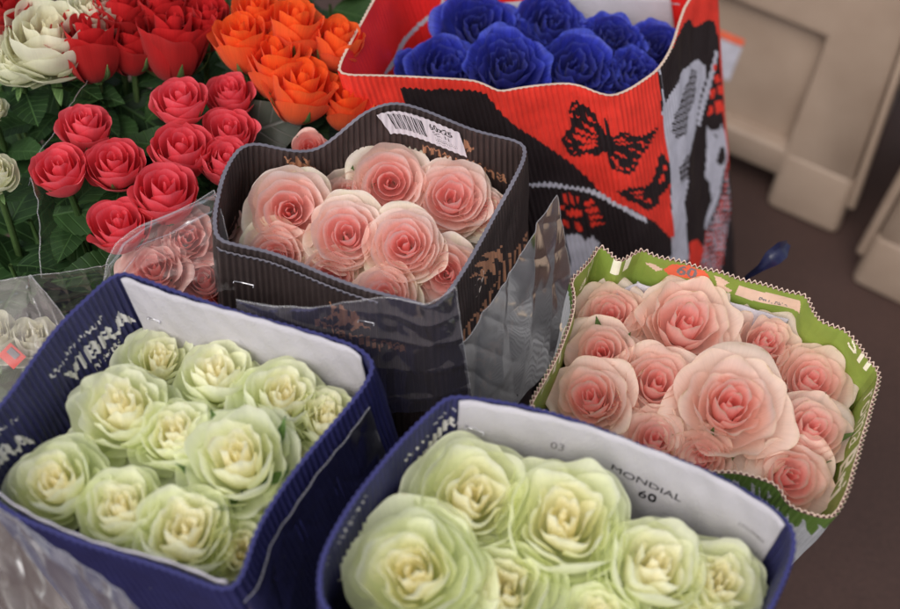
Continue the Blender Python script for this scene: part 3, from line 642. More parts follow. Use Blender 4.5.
def greensleeve():
    rim = [(530, 408), (534, 398), (541, 386), (549, 372), (557, 357), (564, 340), (570, 324), (574, 308), (574, 293), (571, 280), (582, 270), (592, 258), (599, 246), (608, 252), (614, 258), (621, 261), (632, 255), (643, 250), (652, 255), (684, 263), (720, 273), (755, 283), (790, 292), (806, 296), (812, 309), (820, 321), (832, 327), (845, 330), (856, 341), (866, 358), (880, 371), (876, 390), (866, 425), (856, 460), (848, 490), (836, 515), (822, 518), (804, 512), (788, 504), (778, 487), (762, 478), (742, 473), (722, 472), (690, 470), (640, 452), (590, 430), (555, 415)]
    sl = Sleeve([(x, y, ZG) for x, y in rim], (.80, .82), (.01, .01), chaikin=1)
    root = empty('flower_sleeve', Matrix.Translation(Vector(sl.bc)))
    tag(root, 'lime green lined corrugated sleeve with scalloped cut edge and pink print', 'paper sleeve', 'corrugated sleeves of cut roses')
    pr = []
    pr.append(('out', sl.strip('out', 0, .011), 4))
    for x0, y0, w_, hh in [(742, 480, 7, 16), (748, 478, 10, 22), (764, 486, 9, 20), (776, 497, 10, 14), (784, 505, 9, 18), (730, 477, 6, 8), (796, 515, 14, 12), (812, 520, 14, 16), (826, 518, 12, 12), (770, 505, 6, 8), (757, 494, 5, 6)]:
        pr.append(('out', sl.poly('out', [(x0 - w_ / 2, y0 - 8), (x0 + w_ / 2, y0 - 8), (x0 + w_ / 2.2, y0 + hh * .6), (x0, y0 + hh), (x0 - w_ / 2, y0 + hh * .5)]), 4))
    pr.append(('in', sl.poly('in', [(664, 270), (672, 265), (690, 266), (705, 272), (709, 278), (700, 281), (682, 279), (668, 275)]), 7))
    pr.append(('in', sl.text('in', '60', (677, 275), (695, 280), 1.0, .02), 8))
    pr.append(('in', sl.poly('in', [(738, 285), (800, 302), (798, 314), (736, 296)]), 6))
    pr.append(('in', sl.text('in', 'sweet roses', (757, 299), (788, 308), 1.3, .0), 8))
    pr.append(('in', sl.text('in', 'roma', (864, 398), (848, 450), 1.5, .0), 5))
    pr.append(('in', sl.text('in', 'Bri', (840, 465), (828, 504), 1.5, .02), 5))
    pr.append(('in', sl.text('in', 'ail', (578, 292), (592, 270), .7, .0), 5))
    pr.append(('in', sl.text('in', 'ail', (541, 398), (560, 360), .5, .0), 5))
    pr.append(('in', sl.text('in', 'ii', (612, 272), (630, 268), 1.6, .02), 5))
    pr.append(('in', sl.text('in', 'sil', (846, 345), (866, 372), .7, .0), 5))
    for pl in ([(714, 276), (722, 279), (729, 284), (724, 286), (732, 292), (728, 293), (716, 285)], [(645, 262), (655, 264), (662, 270), (655, 270), (648, 266)]): pr.append(('in', sl.poly('in', pl), 6))
    sl.build(root, 'wrapper', [PM['grey_green_paper'], PM['green_lining'], PM['cream_cut_edge'], PM['brown_hollow'], PM['dark_green_print'], PM['pale_green_ink'], PM['pink_ink'], PM['coral_ink'], PM['grey_ink']], pr, th=.0024, amp=(.0009, .0003), fine=(.12, .10), rim_mode='scallop', dh=.0013)
    a, _ = sl.sh(622, 262, 'in'); b, _ = sl.sh(806, 300, 'in')
    panel(sl, 'card', root, a, b, .012, .026, .10, .0010, [PM['white_card']], droop=.012, wave=.004)
    return sl, root

def navy(rimpts, z, label, prints, cards, shift, scale):
    sl = Sleeve([(x, y, z) for x, y in rimpts], scale, shift, period=.0062, chaikin=2)
    root = empty('flower_sleeve', Matrix.Translation(Vector(sl.bc)))
    tag(root, label, 'paper sleeve', 'corrugated sleeves of cut roses')
    pr = []
    for side, txt, p0, p1, hs_, bold in prints: pr.append((side, sl.text(side, txt, p0, p1, hs_, bold), 3))
    sl.build(root, 'wrapper', [PM['navy_paper'], PM['navy_lining'], PM['blue_cut_edge'], PM['silver_ink']], pr, th=.0020, amp=(.0013, .0012), fine=(.06, .14))
    for (p0, p1, off, h0, h1, marks, droop, stp, corner) in cards:
        a, _ = sl.sh(*p0, 'in' if p0[2:] == () else p0[2]) if len(p0) == 2 else sl.sh(p0[0], p0[1], p0[2]); b, _ = sl.sh(p1[0], p1[1], 'in' if len(p1) == 2 else p1[2])
        cd_ = panel(sl, 'card', root, a, b, off, h0, h1, .0014, [PM['white_card'], PM['black_ink'], PM['grey_ink']], marks=marks, droop=droop, corner=corner, wave=.0015)
        for (q0, q1) in stp:
            x, y = sl.sh(*q0, 'in'), sl.sh(*q1, 'in')
            vv = (x[1] - h0) / (h1 - h0)
            st = staple(cd_, sl.at(np.array(x[0]), np.array(x[1]), np.array(-off - droop * vv - .0016)), sl.at(np.array(y[0]), np.array(y[1]), np.array(-off - droop * vv - .0016)), steel)
    return sl, root

SD, RD = charcoal(); reparent(RD)
SG, RG = greensleeve(); reparent(RG)
rimL = [(-32, 468), (-26, 440), (-8, 415), (12, 392), (35, 357), (60, 324), (89, 297), (106, 281), (121, 273), (134, 276), (169, 289), (200, 300), (237, 312), (270, 321), (303, 330), (335, 339), (356, 347), (369, 357), (373, 368), (366, 384), (347, 408), (313, 448), (290, 477), (274, 500), (260, 524), (252, 543), (243, 574), (232, 589), (215, 588), (200, 582), (167, 569), (125, 556), (83, 543), (50, 530), (22, 519), (0, 505), (-22, 488)]
SL, RL = navy(rimL, ZL, 'navy corrugated sleeve with blank white inner flap, in front of the charcoal sleeve', [
    ('in', 'VIBRA', (72, 387), (137, 322), .84, .03), ('in', 'EXCLUSIVE QUALITY', (50, 378), (104, 318), .8, .02), ('in', 'FLOWERS', (96, 371), (124, 343), 1.0, .02),
    ('in', 'VIBRA', (-28, 500), (34, 442), .84, .03), ('in', 'EXCLUSIVE QUALITY', (-42, 486), (20, 421), .8, .02)],
    [((122, 285), (366, 366), .0045, -.002, .085, (), .010, [((154, 309), (166, 313))], .002),
     ((-18, 494, 'out'), (228, 588, 'out'), .0060, .001, .05, (), .006, [], .0)], (.16, .0), (1.12, .96))
reparent(RL)
rimR = [(322, 604), (319, 588), (321, 562), (331, 538), (344, 515), (358, 494), (377, 470), (396, 447), (415, 427), (434, 409), (446, 399), (456, 397), (470, 398), (500, 402), (530, 408), (560, 416), (600, 429), (640, 446), (676, 459), (711, 473), (740, 488), (765, 503), (786, 520), (793, 532), (794, 548), (788, 570), (772, 606), (745, 655), (725, 690), (705, 704), (680, 700), (600, 684), (500, 668), (400, 650), (345, 632)]
SR, RR_ = navy(rimR, ZR, 'navy corrugated sleeve whose white inner flap is stamped in black, nearest the viewer', [
    ('in', 'VIBRA', (418, 470), (474, 422), .84, .03), ('in', 'EXCLUSIVE QUALITY', (406, 462), (460, 411), .8, .02),
    ('in', 'VIBRA', (338, 590), (388, 510), .84, .03), ('in', 'EXCLUSIVE QUALITY', (328, 572), (370, 497), .8, .02)],
    [((459, 402), (786, 526), .0045, -.004, .10, [*[('MONDIAL', (611 + q, 465), (682 + q, 496), .8, 0, 1) for q in (0, .6, 1.2, 1.7)], *[('60', (638 + q, 489), (655 + q, 496), .8, 0, 1) for q in (0, .6, 1.2, 1.7)], ('03', (553, 442), (566, 447), 1.0, .0, 2), ('COLOMBIA', (742, 520), (770, 540), 1.0, .0, 2)], .006, [((466, 420), (486, 427))], .002),
     ((340, 628, 'out'), (690, 698, 'out'), .0060, .001, .05, (), .006, [], .0)], (.05, .0), (.95, .95))
reparent(RR_)

def redsleeve():
    rim = [(339, 72), (341, 62), (348, 48), (360, 26), (374, 0), (386, -22), (396, -36), (412, -40), (520, -40), (640, -40), (708, -38), (716, -36), (704, -20), (686, 3), (679, 22), (674, 40), (667, 56), (657, 70), (645, 79), (628, 90), (612, 96), (598, 93), (582, 86), (566, 83), (540, 85), (518, 88), (503, 91), (496, 90), (484, 84), (472, 80), (440, 78), (400, 76), (365, 75), (350, 75)]
    sl = Sleeve([(x, y, ZK) for x, y in rim], (1.0, 1.0), (.235, .0), chaikin=1, period=.0060)
    root = empty('flower_sleeve', Matrix.Translation(Vector(sl.bc)))
    tag(root, 'red corrugated sleeve printed with black butterflies, holding blue roses', 'paper sleeve', 'corrugated sleeves of cut roses')
    pr = []; A = lambda pts, m, side='out': pr.append((side, sl.poly(side, pts), m))
    K = lambda pts: [(640 + x / 2.175, y / 2.175) for x, y in pts]      # measured on an enlargement of the narrow side
    B_ = lambda pts: [(530 + x / 3.045, 80 + y / 3.045) for x, y in pts]  # measured on an enlargement of the front
    black, pale, redm = 3, 4, 5
    pr.append(('out', sl.strip('out', .30, 1.0), 3))
    A([(400, 87), (430, 90), (486, 94), (493, 104), (505, 117), (524, 131), (548, 148), (572, 164), (588, 178), (600, 193), (630, 208), (655, 222), (670, 238), (677, 262), (680, 320), (560, 340), (440, 250), (414, 130)], black)
    A([(530, 183), (550, 184), (575, 186), (600, 194), (625, 206), (648, 218), (646, 222), (622, 210), (598, 198), (574, 190), (550, 188), (530, 187)], pale)
    # red rosette and pale scallops low on the front
    for pl in ([(100, 350), (112, 345), (118, 375), (108, 372)], [(118, 345), (132, 348), (136, 378), (124, 376)], [(138, 350), (146, 356), (148, 378), (140, 376)], [(112, 400), (130, 392), (158, 398), (160, 412), (140, 420), (118, 415)], [(135, 435), (145, 430), (156, 450), (158, 464), (146, 460)], [(160, 375), (185, 365), (200, 375), (170, 388)], [(165, 395), (200, 385), (215, 398), (175, 408)], [(175, 415), (215, 410), (225, 420), (180, 428)], [(180, 432), (220, 430), (228, 440), (190, 446)], [(92, 385), (104, 380), (104, 395), (94, 396)], [(95, 425), (115, 430), (118, 455), (104, 445)]): A(B_(pl), redm)
    A(B_([(110, 480), (150, 470), (165, 490), (190, 475), (210, 500), (195, 530), (200, 560), (160, 590), (120, 600), (128, 545), (115, 520)]), pale)
    # seam and bottom corner
    A(B_([(430, 480), (445, 470), (470, 480), (480, 620), (430, 640), (425, 560), (438, 520)]), pale)
    # butterflies
    bf = [[(98, 182), (112, 158), (128, 150), (118, 120), (122, 95), (120, 72), (136, 60), (150, 72), (172, 80), (192, 100), (212, 125), (226, 150), (238, 168), (232, 150), (222, 120), (228, 114), (240, 140), (246, 168), (262, 172), (275, 158), (290, 162), (304, 162), (318, 172), (340, 172), (362, 160), (378, 148), (392, 142), (390, 160), (372, 186), (358, 208), (340, 232), (330, 258), (318, 276), (296, 286), (270, 280), (250, 270), (240, 250), (232, 226), (222, 214), (208, 236), (190, 228), (170, 222), (150, 236), (128, 232), (112, 214)],
          [(266, 340), (285, 336), (300, 326), (318, 328), (335, 326), (352, 330), (366, 320), (378, 300), (388, 262), (396, 228), (408, 222), (416, 246), (428, 262), (432, 290), (424, 318), (410, 340), (398, 352), (394, 378), (378, 392), (358, 396), (340, 386), (322, 372), (300, 366), (284, 356)]]
    for b in bf: A(B_(b), black)
    for pl in ([(150, 128), (175, 140), (200, 158), (196, 166), (168, 150)], [(140, 148), (180, 168), (205, 172), (202, 180), (170, 176), (142, 160)], [(130, 168), (170, 184), (206, 186), (204, 194), (168, 194), (130, 180)], [(150, 205), (185, 196), (208, 200), (190, 208), (158, 216)], [(165, 100), (182, 112), (196, 132), (190, 136), (172, 118)], [(140, 105), (150, 112), (152, 120), (142, 116)], [(252, 180), (280, 178), (300, 184), (280, 188)], [(262, 196), (296, 192), (318, 196), (296, 202)], [(256, 214), (280, 222), (296, 240), (280, 236)], [(250, 232), (268, 244), (276, 262), (264, 258)], [(300, 212), (318, 214), (312, 226)], [(330, 190), (350, 186), (340, 196)], [(290, 170), (312, 172), (300, 177)],
               [(300, 342), (330, 338), (352, 344), (328, 348)], [(320, 356), (346, 354), (352, 362), (334, 364)], [(390, 300), (404, 285), (408, 300), (396, 314)], [(402, 262), (410, 258), (412, 272), (404, 276)], [(350, 372), (368, 362), (372, 376)]): A(B_(pl), 0)
    # spots along the wing edges
    for (x, y) in ((128, 100), (128, 112), (112, 178), (120, 190), (128, 206), (140, 222), (262, 268), (280, 272), (298, 272), (312, 262), (322, 246), (334, 222), (350, 200), (366, 184), (376, 168), (384, 156), (140, 78), (134, 88)):
        A(B_([(x - 4, y - 4), (x + 4, y - 4), (x + 4, y + 4), (x - 4, y + 4)]), 0)
    # narrow side: red along the rim, then black, pale mask, hatching
    A(K([(40, 150), (60, 118), (82, 84), (96, 52), (106, 40), (124, 62), (142, 44), (166, 46), (176, 150), (200, 330), (214, 470), (190, 600), (80, 620), (60, 320), (46, 230)]), black)
    A(K([(44, 165), (38, 150), (44, 150), (52, 190), (70, 330), (88, 500), (96, 620), (82, 620), (62, 340)]), pale)
    mask = K([(46, 240), (56, 226), (70, 195), (90, 160), (108, 138), (126, 130), (142, 142), (144, 175), (132, 225), (120, 280), (112, 340), (106, 400), (98, 445), (104, 520), (108, 560), (76, 580), (84, 500), (68, 350)])
    A(mask, pale)
    ins = sl.poly('out', K([(112, 148), (122, 155), (118, 215), (106, 285), (84, 305), (70, 285), (74, 250), (92, 205)])); pr.append(('out', sl.hash('out', ins, lambda S, Hh: np.sin(Hh * 2100 + S * 300) > -.35), black))
    ins = sl.poly('out', K([(108, 330), (112, 350), (106, 390), (88, 398), (84, 370), (96, 345)])); pr.append(('out', sl.hash('out', ins, lambda S, Hh: np.sin(Hh * 2100 + S * 300) > -.6), black))
    A(K([(162, 108), (170, 112), (150, 200), (128, 275), (122, 270), (144, 195)]), pale)
    for pl in ([(160, 165), (172, 160), (176, 178), (164, 184)], [(168, 188), (182, 184), (184, 204), (170, 206)], [(154, 195), (164, 192), (164, 214), (152, 216)], [(160, 222), (176, 216), (180, 240), (164, 246)], [(178, 226), (188, 226), (188, 250), (180, 252)], [(150, 232), (158, 228), (158, 250), (148, 252)], [(158, 140), (168, 140), (168, 152), (160, 154)]): A(K(pl), redm)
    A(K([(146, 272), (156, 285), (170, 282), (178, 268), (188, 290), (192, 340), (180, 380), (166, 420), (156, 436), (152, 400), (140, 384), (146, 340)]), pale)
    for pl in ([(176, 320), (184, 318), (182, 350), (174, 362), (168, 350)], [(160, 290), (168, 296), (164, 302)]): A(K(pl), black)
    A(K([(204, 318), (212, 322), (176, 420), (146, 500), (138, 496), (170, 410)]), pale)
    ins = sl.poly('out', K([(206, 340), (214, 470), (196, 620), (110, 620), (140, 520), (178, 430)]))
    def cell(S, Hh, k): return ((np.floor(S / .0033) * 7.13 + np.floor(Hh / .0033) * 3.71) * 12.9898 % 6.283 * 43.7) % 1.0
    pr.append(('out', sl.hash('out', ins, lambda S, Hh: cell(S, Hh, 0) < .36), pale)); pr.append(('out', sl.hash('out', ins, lambda S, Hh: cell(S, Hh, 0) > .74), redm))
    A(K([(108, 530), (122, 520), (134, 540), (128, 590), (112, 620), (104, 590)]), redm)
    # pale line on the smooth red lining
    A([(442, 0), (446, 0), (440, 14), (424, 24), (414, 34), (404, 50), (390, 74), (386, 74), (400, 48), (411, 32), (421, 22), (436, 12)], pale, 'in')
    A([(600, 0), (680, 3), (680, 5), (600, 2)], pale, 'in')
    sl.build(root, 'wrapper', [PM['red_paper'], PM['red_lining'], PM['cream_cut_edge'], PM['black_print'], PM['pale_print'], PM['red_print']], pr, th=.0018, amp=(.0014, .0002), fine=(.46, .12), dh=.0018)
    a, _ = sl.sh(440, 6, 'in'); b, _ = sl.sh(672, 10, 'in')
    panel(sl, 'card', root, a, b, .006, .045, .14, .001, [PM['white_card']], droop=.02, wave=.006)
    return sl, root
SK, RK = redsleeve(); reparent(RK)

# ================================================================== ROSES
def foot_in(sl):
    def f(c):
        q = sl.bc[:2] + (c[:2] - sl.cen[:2]) * .45
        return (q[0], q[1], .02)
    return f

def bunch(rows, name, cat, mat, group, sl, **kw):
    for i, r in enumerate(rows):
        px, py, d, dz, kind, var, lean, label = r
        z = dz
        c = P(px, py, z); ft = foot_in(sl)(c) if sl is not None else None
        rose(name, cat, kind, mat, var, px, py, d, z, label, group, lean=lean, foot=ft, sl=sl, **kw)

GD = 'pale pink roses in the charcoal sleeve'
bunch([
    (290, 210, 74, ZD - .035, 'spiral', 0, (0, -.05), 'pale pink rose on the left of the charcoal sleeve with wide outer petals'),
    (347, 234, 72, ZD - .030, 'spiral', 1, (.03, 0), 'pale pink rose in the middle of the charcoal sleeve'),
    (405, 245, 70, ZD - .025, 'spiral', 2, (0, 0), 'round pale pink rose right of the middle one in the charcoal sleeve'),
    (390, 178, 70, ZD - .035, 'spiral', 3, (0, 0), 'tall pale pink rose below the barcode sticker'),
    (453, 194, 74, ZD - .035, 'spiral', 4, (0, 0), 'pale pink rose in the back right corner of the charcoal sleeve'),
    (275, 258, 66, ZD - .055, 'spiral', 5, (-.05, -.1), 'pale pink rose half hidden by the near left rim of the charcoal sleeve'),
    (331, 280, 60, ZD - .06, 'spiral', 1, (0, -.1), 'pale pink rose peeking over the near rim of the charcoal sleeve, left of its fellow'),
    (384, 296, 60, ZD - .05, 'spiral', 2, (0, -.05), 'pale pink rose over the near rim by the front corner of the charcoal sleeve'),
    (446, 274, 62, ZD - .045, 'spiral', 0, (-.05, -.05), 'pale pink rose pressed against the right rim near the front corner of the charcoal sleeve'),
    (486, 215, 46, ZD - .05, 'spiral', 3, (-.15, 0), 'pale pink rose cut off by the right rim of the charcoal sleeve'),
    (340, 183, 52, ZD - .05, 'ruffled', 0, (0, 0), 'small deeper pink ruffled rose at the back of the charcoal sleeve'),
    (422, 292, 40, ZD - .075, 'bud', 0, (0, 0), 'small pink rose deep in the front corner of the charcoal sleeve'),
    (312, 180, 36, ZD - .07, 'bud', 1, (0, 0), 'small dull pink rose in the shade of the charcoal back wall'),
], 'pink_rose', 'rose', 'pink', GD, SD, k=.75)
GG = 'peach pink roses in the green lined sleeve'
bunch([
    (732, 404, 113, ZG - .005, 'open', 0, (0, .02), 'largest peach pink rose, wide open in the centre of the green lined sleeve'),
    (687, 322, 98, ZG - .025, 'open', 1, (0, .06), 'large peach pink rose at the back of the green lined sleeve below the red oval'),
    (657, 383, 74, ZG - .03, 'bud', 0, (0, .02), 'peach pink rose left of the largest one with a folded side petal'),
    (600, 302, 66, ZG - .04, 'bud', 1, (-.12, .05), 'narrow peach pink rose in the back left corner of the green lined sleeve'),
    (596, 352, 66, ZG - .035, 'bud', 2, (-.05, -.05), 'peach pink rose between the back left and near left ones along the green wall'),
    (580, 392, 76, ZG - .03, 'bud', 3, (-.08, .0), 'peach pink rose nearest the left rim of the green lined sleeve'),
    (616, 404, 56, ZG - .045, 'open', 2, (.12, .0), 'pale peach rose half tucked behind the near left rose of the green lined sleeve'),
    (775, 342, 76, ZG - .035, 'open', 2, (.05, .08), 'peach pink rose below the pink printed tag of the green wall'),
    (831, 376, 72, ZG - .035, 'bud', 0, (.05, .05), 'peach pink rose in the right corner of the green lined sleeve'),
    (816, 433, 74, ZG - .03, 'bud', 2, (.05, .0), 'peach pink rose beside the word on the right green wall'),
    (788, 484, 84, ZG - .035, 'bud', 3, (.05, -.08), 'peach pink rose over the near scalloped rim of the green lined sleeve'),
    (655, 440, 62, ZG - .04, 'bud', 1, (0, .0), 'peach pink rose just above the 03 end of the white stamped flap'),
    (700, 462, 64, ZG - .04, 'bud', 2, (0, .0), 'peach pink rose just behind the end of the stamped word on the white flap'),
    (740, 345, 50, ZG - .07, 'bud', 1, (0, .0), 'peach pink rose low in the gap under the two large ones'),
    (640, 340, 56, ZG - .07, 'open', 1, (-.1, .0), 'pale peach rose low between the back roses at left'),
], 'peach_rose', 'rose', 'peach', GG, SG, k=.55)
GL = 'greenish white roses in the navy sleeve on the left'
bunch([
    (122, 408, 98, ZL - .035, 'ruffled', 0, (.05, .12), 'greenish white rose below the big printed word, seen from its side'),
    (160, 360, 70, ZL - .06, 'ruffled', 1, (0, .1), 'greenish white rose at the back under the left end of the blank white flap'),
    (217, 375, 74, ZL - .045, 'garden', 0, (0, .12), 'greenish white rose second along the blank white flap, with a notched crown'),
    (283, 396, 84, ZL - .035, 'garden', 1, (.02, .1), 'round greenish white rose third along the blank white flap'),
    (326, 418, 66, ZL - .045, 'garden', 2, (.05, .05), 'greenish white rose in the right corner of the left navy sleeve'),
    (238, 458, 112, ZL - .02, 'ruffled', 2, (.02, .05), 'largest greenish white rose in the middle of the left navy sleeve'),
    (177, 435, 82, ZL - .035, 'garden', 3, (0, .1), 'greenish white rose with pinkish heart left of the largest one'),
    (56, 482, 90, ZL - .035, 'garden', 1, (-.05, .1), 'greenish white rose at the far left beside the cut off printed word'),
    (122, 508, 84, ZL - .035, 'garden', 0, (0, .05), 'greenish white rose near the front white edge, between two others'),
    (186, 532, 98, ZL - .03, 'garden', 2, (0, .05), 'greenish white rose at the front edge with a deep slit heart'),
    (240, 552, 74, ZL - .045, 'garden', 3, (.05, -.05), 'greenish white rose in the front corner of the left navy sleeve'),
    (300, 470, 60, ZL - .06, 'garden', 0, (.1, 0), 'greenish white rose low against the right wall of the left navy sleeve'),
    (90, 450, 60, ZL - .075, 'ruffled', 1, (0, 0), 'greenish white rose low in the gap at the left of its sleeve'),
], 'white_rose', 'rose', 'white', GL, SL, k=.2)
GR = 'greenish white roses in the stamped navy sleeve'
bunch([
    (474, 497, 118, ZR - .035, 'garden', 0, (0, .05), 'greenish white rose with folded heart in the back left corner of the stamped sleeve'),
    (566, 522, 122, ZR - .03, 'garden', 2, (.02, .08), 'tall greenish white rose below the black stamp with a long folded heart'),
    (414, 572, 128, ZR - .03, 'garden', 1, (-.04, .05), 'wide greenish white rose against the left wall of the stamped sleeve'),
    (505, 590, 104, ZR - .05, 'garden', 3, (0, .05), 'greenish white rose lower down between the wide one and the tall one'),
    (654, 568, 106, ZR - .035, 'garden', 0, (.02, .05), 'greenish white rose right of the tall one in the stamped sleeve'),
    (728, 590, 100, ZR - .045, 'garden', 3, (.08, .05), 'greenish white rose in the right corner of the stamped sleeve'),
    (600, 622, 90, ZR - .05, 'garden', 1, (0, 0), 'greenish white rose cut off by the bottom edge under the tall one'),
    (690, 628, 80, ZR - .055, 'garden', 2, (0, 0), 'greenish white rose at the bottom edge between the two right ones'),
    (520, 486, 60, ZR - .09, 'ruffled', 0, (0, 0), 'greenish white rose low in the gap behind the tall one'),
], 'white_rose', 'rose', 'white', GR, SR, k=.3)
GB = 'dyed blue roses in the red sleeve'
bunch([
    (478, 27, 76, ZK - .045, 'frilled', 0, (-.05, 0), 'blue rose at the back left of the red sleeve'),
    (550, 26, 74, ZK - .045, 'frilled', 1, (0, 0), 'tallest blue rose at the back of the red sleeve'),
    (612, 42, 60, ZK - .045, 'frilled', 2, (0, 0), 'blue rose with a pointed raised petal at the back right'),
    (444, 64, 66, ZK - .05, 'frilled', 3, (-.05, 0), 'blue rose in the left corner against the red lining'),
    (506, 68, 84, ZK - .035, 'frilled', 1, (0, 0), 'largest and brightest blue rose at the front of the red sleeve'),
    (576, 68, 78, ZK - .04, 'frilled', 0, (.02, 0), 'blue rose beside the brightest one at the front of the red sleeve'),
    (655, 46, 52, ZK - .05, 'frilled', 3, (.08, 0), 'small blue rose far right under the red rim'),
    (636, 74, 62, ZK - .045, 'frilled', 2, (.08, 0), 'blue rose in the front right corner of the red sleeve'),
    (520, 46, 60, ZK - .055, 'frilled', 0, (0, 0), 'blue rose low between the two tall back ones'),
    (584, 46, 56, ZK - .055, 'frilled', 2, (0, 0), 'blue rose low between the tallest one and the pointed one'),
    (416, 68, 44, ZK - .065, 'frilled', 1, (-.1, 0), 'small blue rose pressed into the left end of the red sleeve'),
    (540, 78, 54, ZK - .055, 'frilled', 3, (0, 0), 'blue rose at the front rim between the brightest one and its neighbour'),
    (606, 76, 54, ZK - .05, 'frilled', 1, (0, 0), 'blue rose at the dip of the red front rim'),
    (470, 78, 50, ZK - .055, 'frilled', 2, (0, 0), 'blue rose at the front rim left of the brightest one'),
], 'blue_rose', 'rose', 'blue', GB, SK, k=.45)
GC = 'coral roses in the leafy bunch'
ZC = .66
bunch([
    (180, 100, 56, ZC + .02, 'mini', 0, (0, .18), 'coral rose standing tallest at the back of its bunch, seen from the side'),
    (230, 96, 52, ZC, 'mini', 1, (0, 0), 'coral rose at the back right below the orange roses'),
    (229, 132, 56, ZC, 'mini', 2, (.03, 0), 'coral rose directly below the back right one'),
    (182, 152, 64, ZC, 'mini', 3, (0, 0), 'coral rose in the middle of the right cluster'),
    (86, 128, 56, ZC, 'mini', 1, (-.05, .12), 'coral rose topmost of the left cluster of three'),
    (60, 170, 58, ZC, 'mini', 2, (-.15, .05), 'coral rose leftmost of the left cluster of three'),
    (114, 164, 60, ZC, 'mini', 0, (-.1, .05), 'coral rose rightmost of the left cluster of three'),
    (165, 194, 68, ZC + .01, 'mini', 3, (.02, 0), 'largest coral rose just above the film wrapped salmon roses'),
    (120, 225, 64, ZC, 'mini', 2, (-.05, .02), 'lowest coral rose above the navy sleeve corner'),
    (226, 160, 54, ZC, 'mini', 0, (.05, 0), 'coral rose partly behind the left corner of the charcoal sleeve'),
    (246, 122, 40, ZC - .04, 'mini', 1, (.1, 0), 'dark coral rose low behind the right pair'),
], 'coral_rose', 'rose', 'coral', GC, None, k=.15, leaves=4, leaf_from=.05)
GE = 'red roses at the back'
bunch([
    (90, 42, 58, .68, 'cup', 0, (-.1, .2), 'red rose in the middle of the back row, in front of the cream ones'),
    (172, 36, 66, .68, 'cup', 1, (.0, .25), 'largest red rose with long sepals at the right of its row'),
    (132, 40, 50, .67, 'cup', 2, (0, .25), 'red rose squeezed between the two larger ones'),
    (64, 50, 44, .67, 'cup', 1, (-.2, .15), 'leftmost red rose beside the cream roses'),
    (122, 10, 48, .69, 'cup', 0, (0, .2), 'red rose behind the squeezed middle one at the top'),
    (160, 6, 52, .69, 'cup', 2, (0, .2), 'red rose behind the largest one at the top edge'),
    (206, 22, 44, .68, 'cup', 0, (.1, .2), 'rightmost red rose next to the orange ones'),
], 'red_rose', 'rose', 'red', GE, None, k=.0, leaves=4, leaf_from=.05)
GO = 'orange roses at the back'
bunch([
    (256, 12, 46, .70, 'cup', 1, (0, .15), 'orange rose at the top edge, leftmost of the back pair'),
    (242, 42, 52, .69, 'cup', 2, (-.05, .15), 'orange rose at the left of its bunch'),
    (295, 26, 54, .70, 'cup', 0, (0, .15), 'orange rose behind the big front one'),
    (278, 66, 58, .68, 'cup', 2, (0, .1), 'orange rose left of the lowest one'),
    (302, 86, 62, .68, 'cup', 1, (0, .12), 'biggest and lowest orange rose with a green sepal below'),
    (338, 42, 48, .69, 'cup', 0, (.1, .15), 'orange rose beside the red sleeve'),
    (346, 104, 46, .66, 'cup', 2, (.05, .15), 'orange rose squeezed under the left corner of the red sleeve'),
], 'orange_rose', 'rose', 'orange', GO, None, k=.06, leaves=4, leaf_from=.06)
GS = 'salmon roses wrapped in clear film'
bunch([
    (186, 238, 66, ZC - .02, 'open', 0, (.05, .0), 'salmon rose under clear film below the largest coral one'),
    (152, 268, 66, ZC - .03, 'open', 1, (-.05, -.02), 'salmon rose under clear film by the navy sleeve corner'),
    (204, 280, 60, ZC - .05, 'bud', 1, (0, .0), 'salmon rose low under the film between navy and charcoal sleeves'),
    (216, 222, 44, ZC - .04, 'bud', 2, (.05, .0), 'salmon rose under film touching the charcoal sleeve corner'),
    (226, 292, 44, ZC - .06, 'bud', 0, (.05, .0), 'salmon rose deepest in the film wrap beside the staple'),
    (310, 148, 34, .66, 'bud', 3, (0, .0), 'pale salmon rose just showing behind the dip of the charcoal rim'),
], 'salmon_rose', 'rose', 'salmon', GS, None, k=.6, leaves=1, leaf_from=.2)
GW = 'cream roses at the left'
bunch([
    (48, 38, 96, .68, 'garden', 0, (-.05, .2), 'large cream rose behind the leftmost red rose'),
    (94, 12, 70, .69, 'garden', 1, (0, .2), 'cream rose at the top edge behind the red row'),
    (18, 62, 56, .66, 'garden', 2, (-.1, .15), 'cream rose low at the left of the large cream one'),
    (-8, 172, 50, .66, 'garden', 1, (0, .05), 'white rose cut off by the left edge beside the coral bunch'),
    (-10, 108, 32, .64, 'garden', 0, (0, .05), 'white rose at the left edge above the other white one'),
    (34, 338, 52, .60, 'garden', 2, (.1, .05), 'cream rose under frosted film left of the navy sleeve'),
    (-10, 336, 60, .60, 'garden', 0, (0, .0), 'cream rose under frosted film cut off by the left edge'),
], 'cream_rose', 'rose', 'cream', GW, None, k=.15, leaves=3, leaf_from=.06)

bunch([(8, 8, 50, .68, 'cup', 1, (-.1, .1), 'pinkish red rose in the top left corner of the picture')], 'red_rose', 'rose', 'red', GE, None, k=.3, leaves=2)

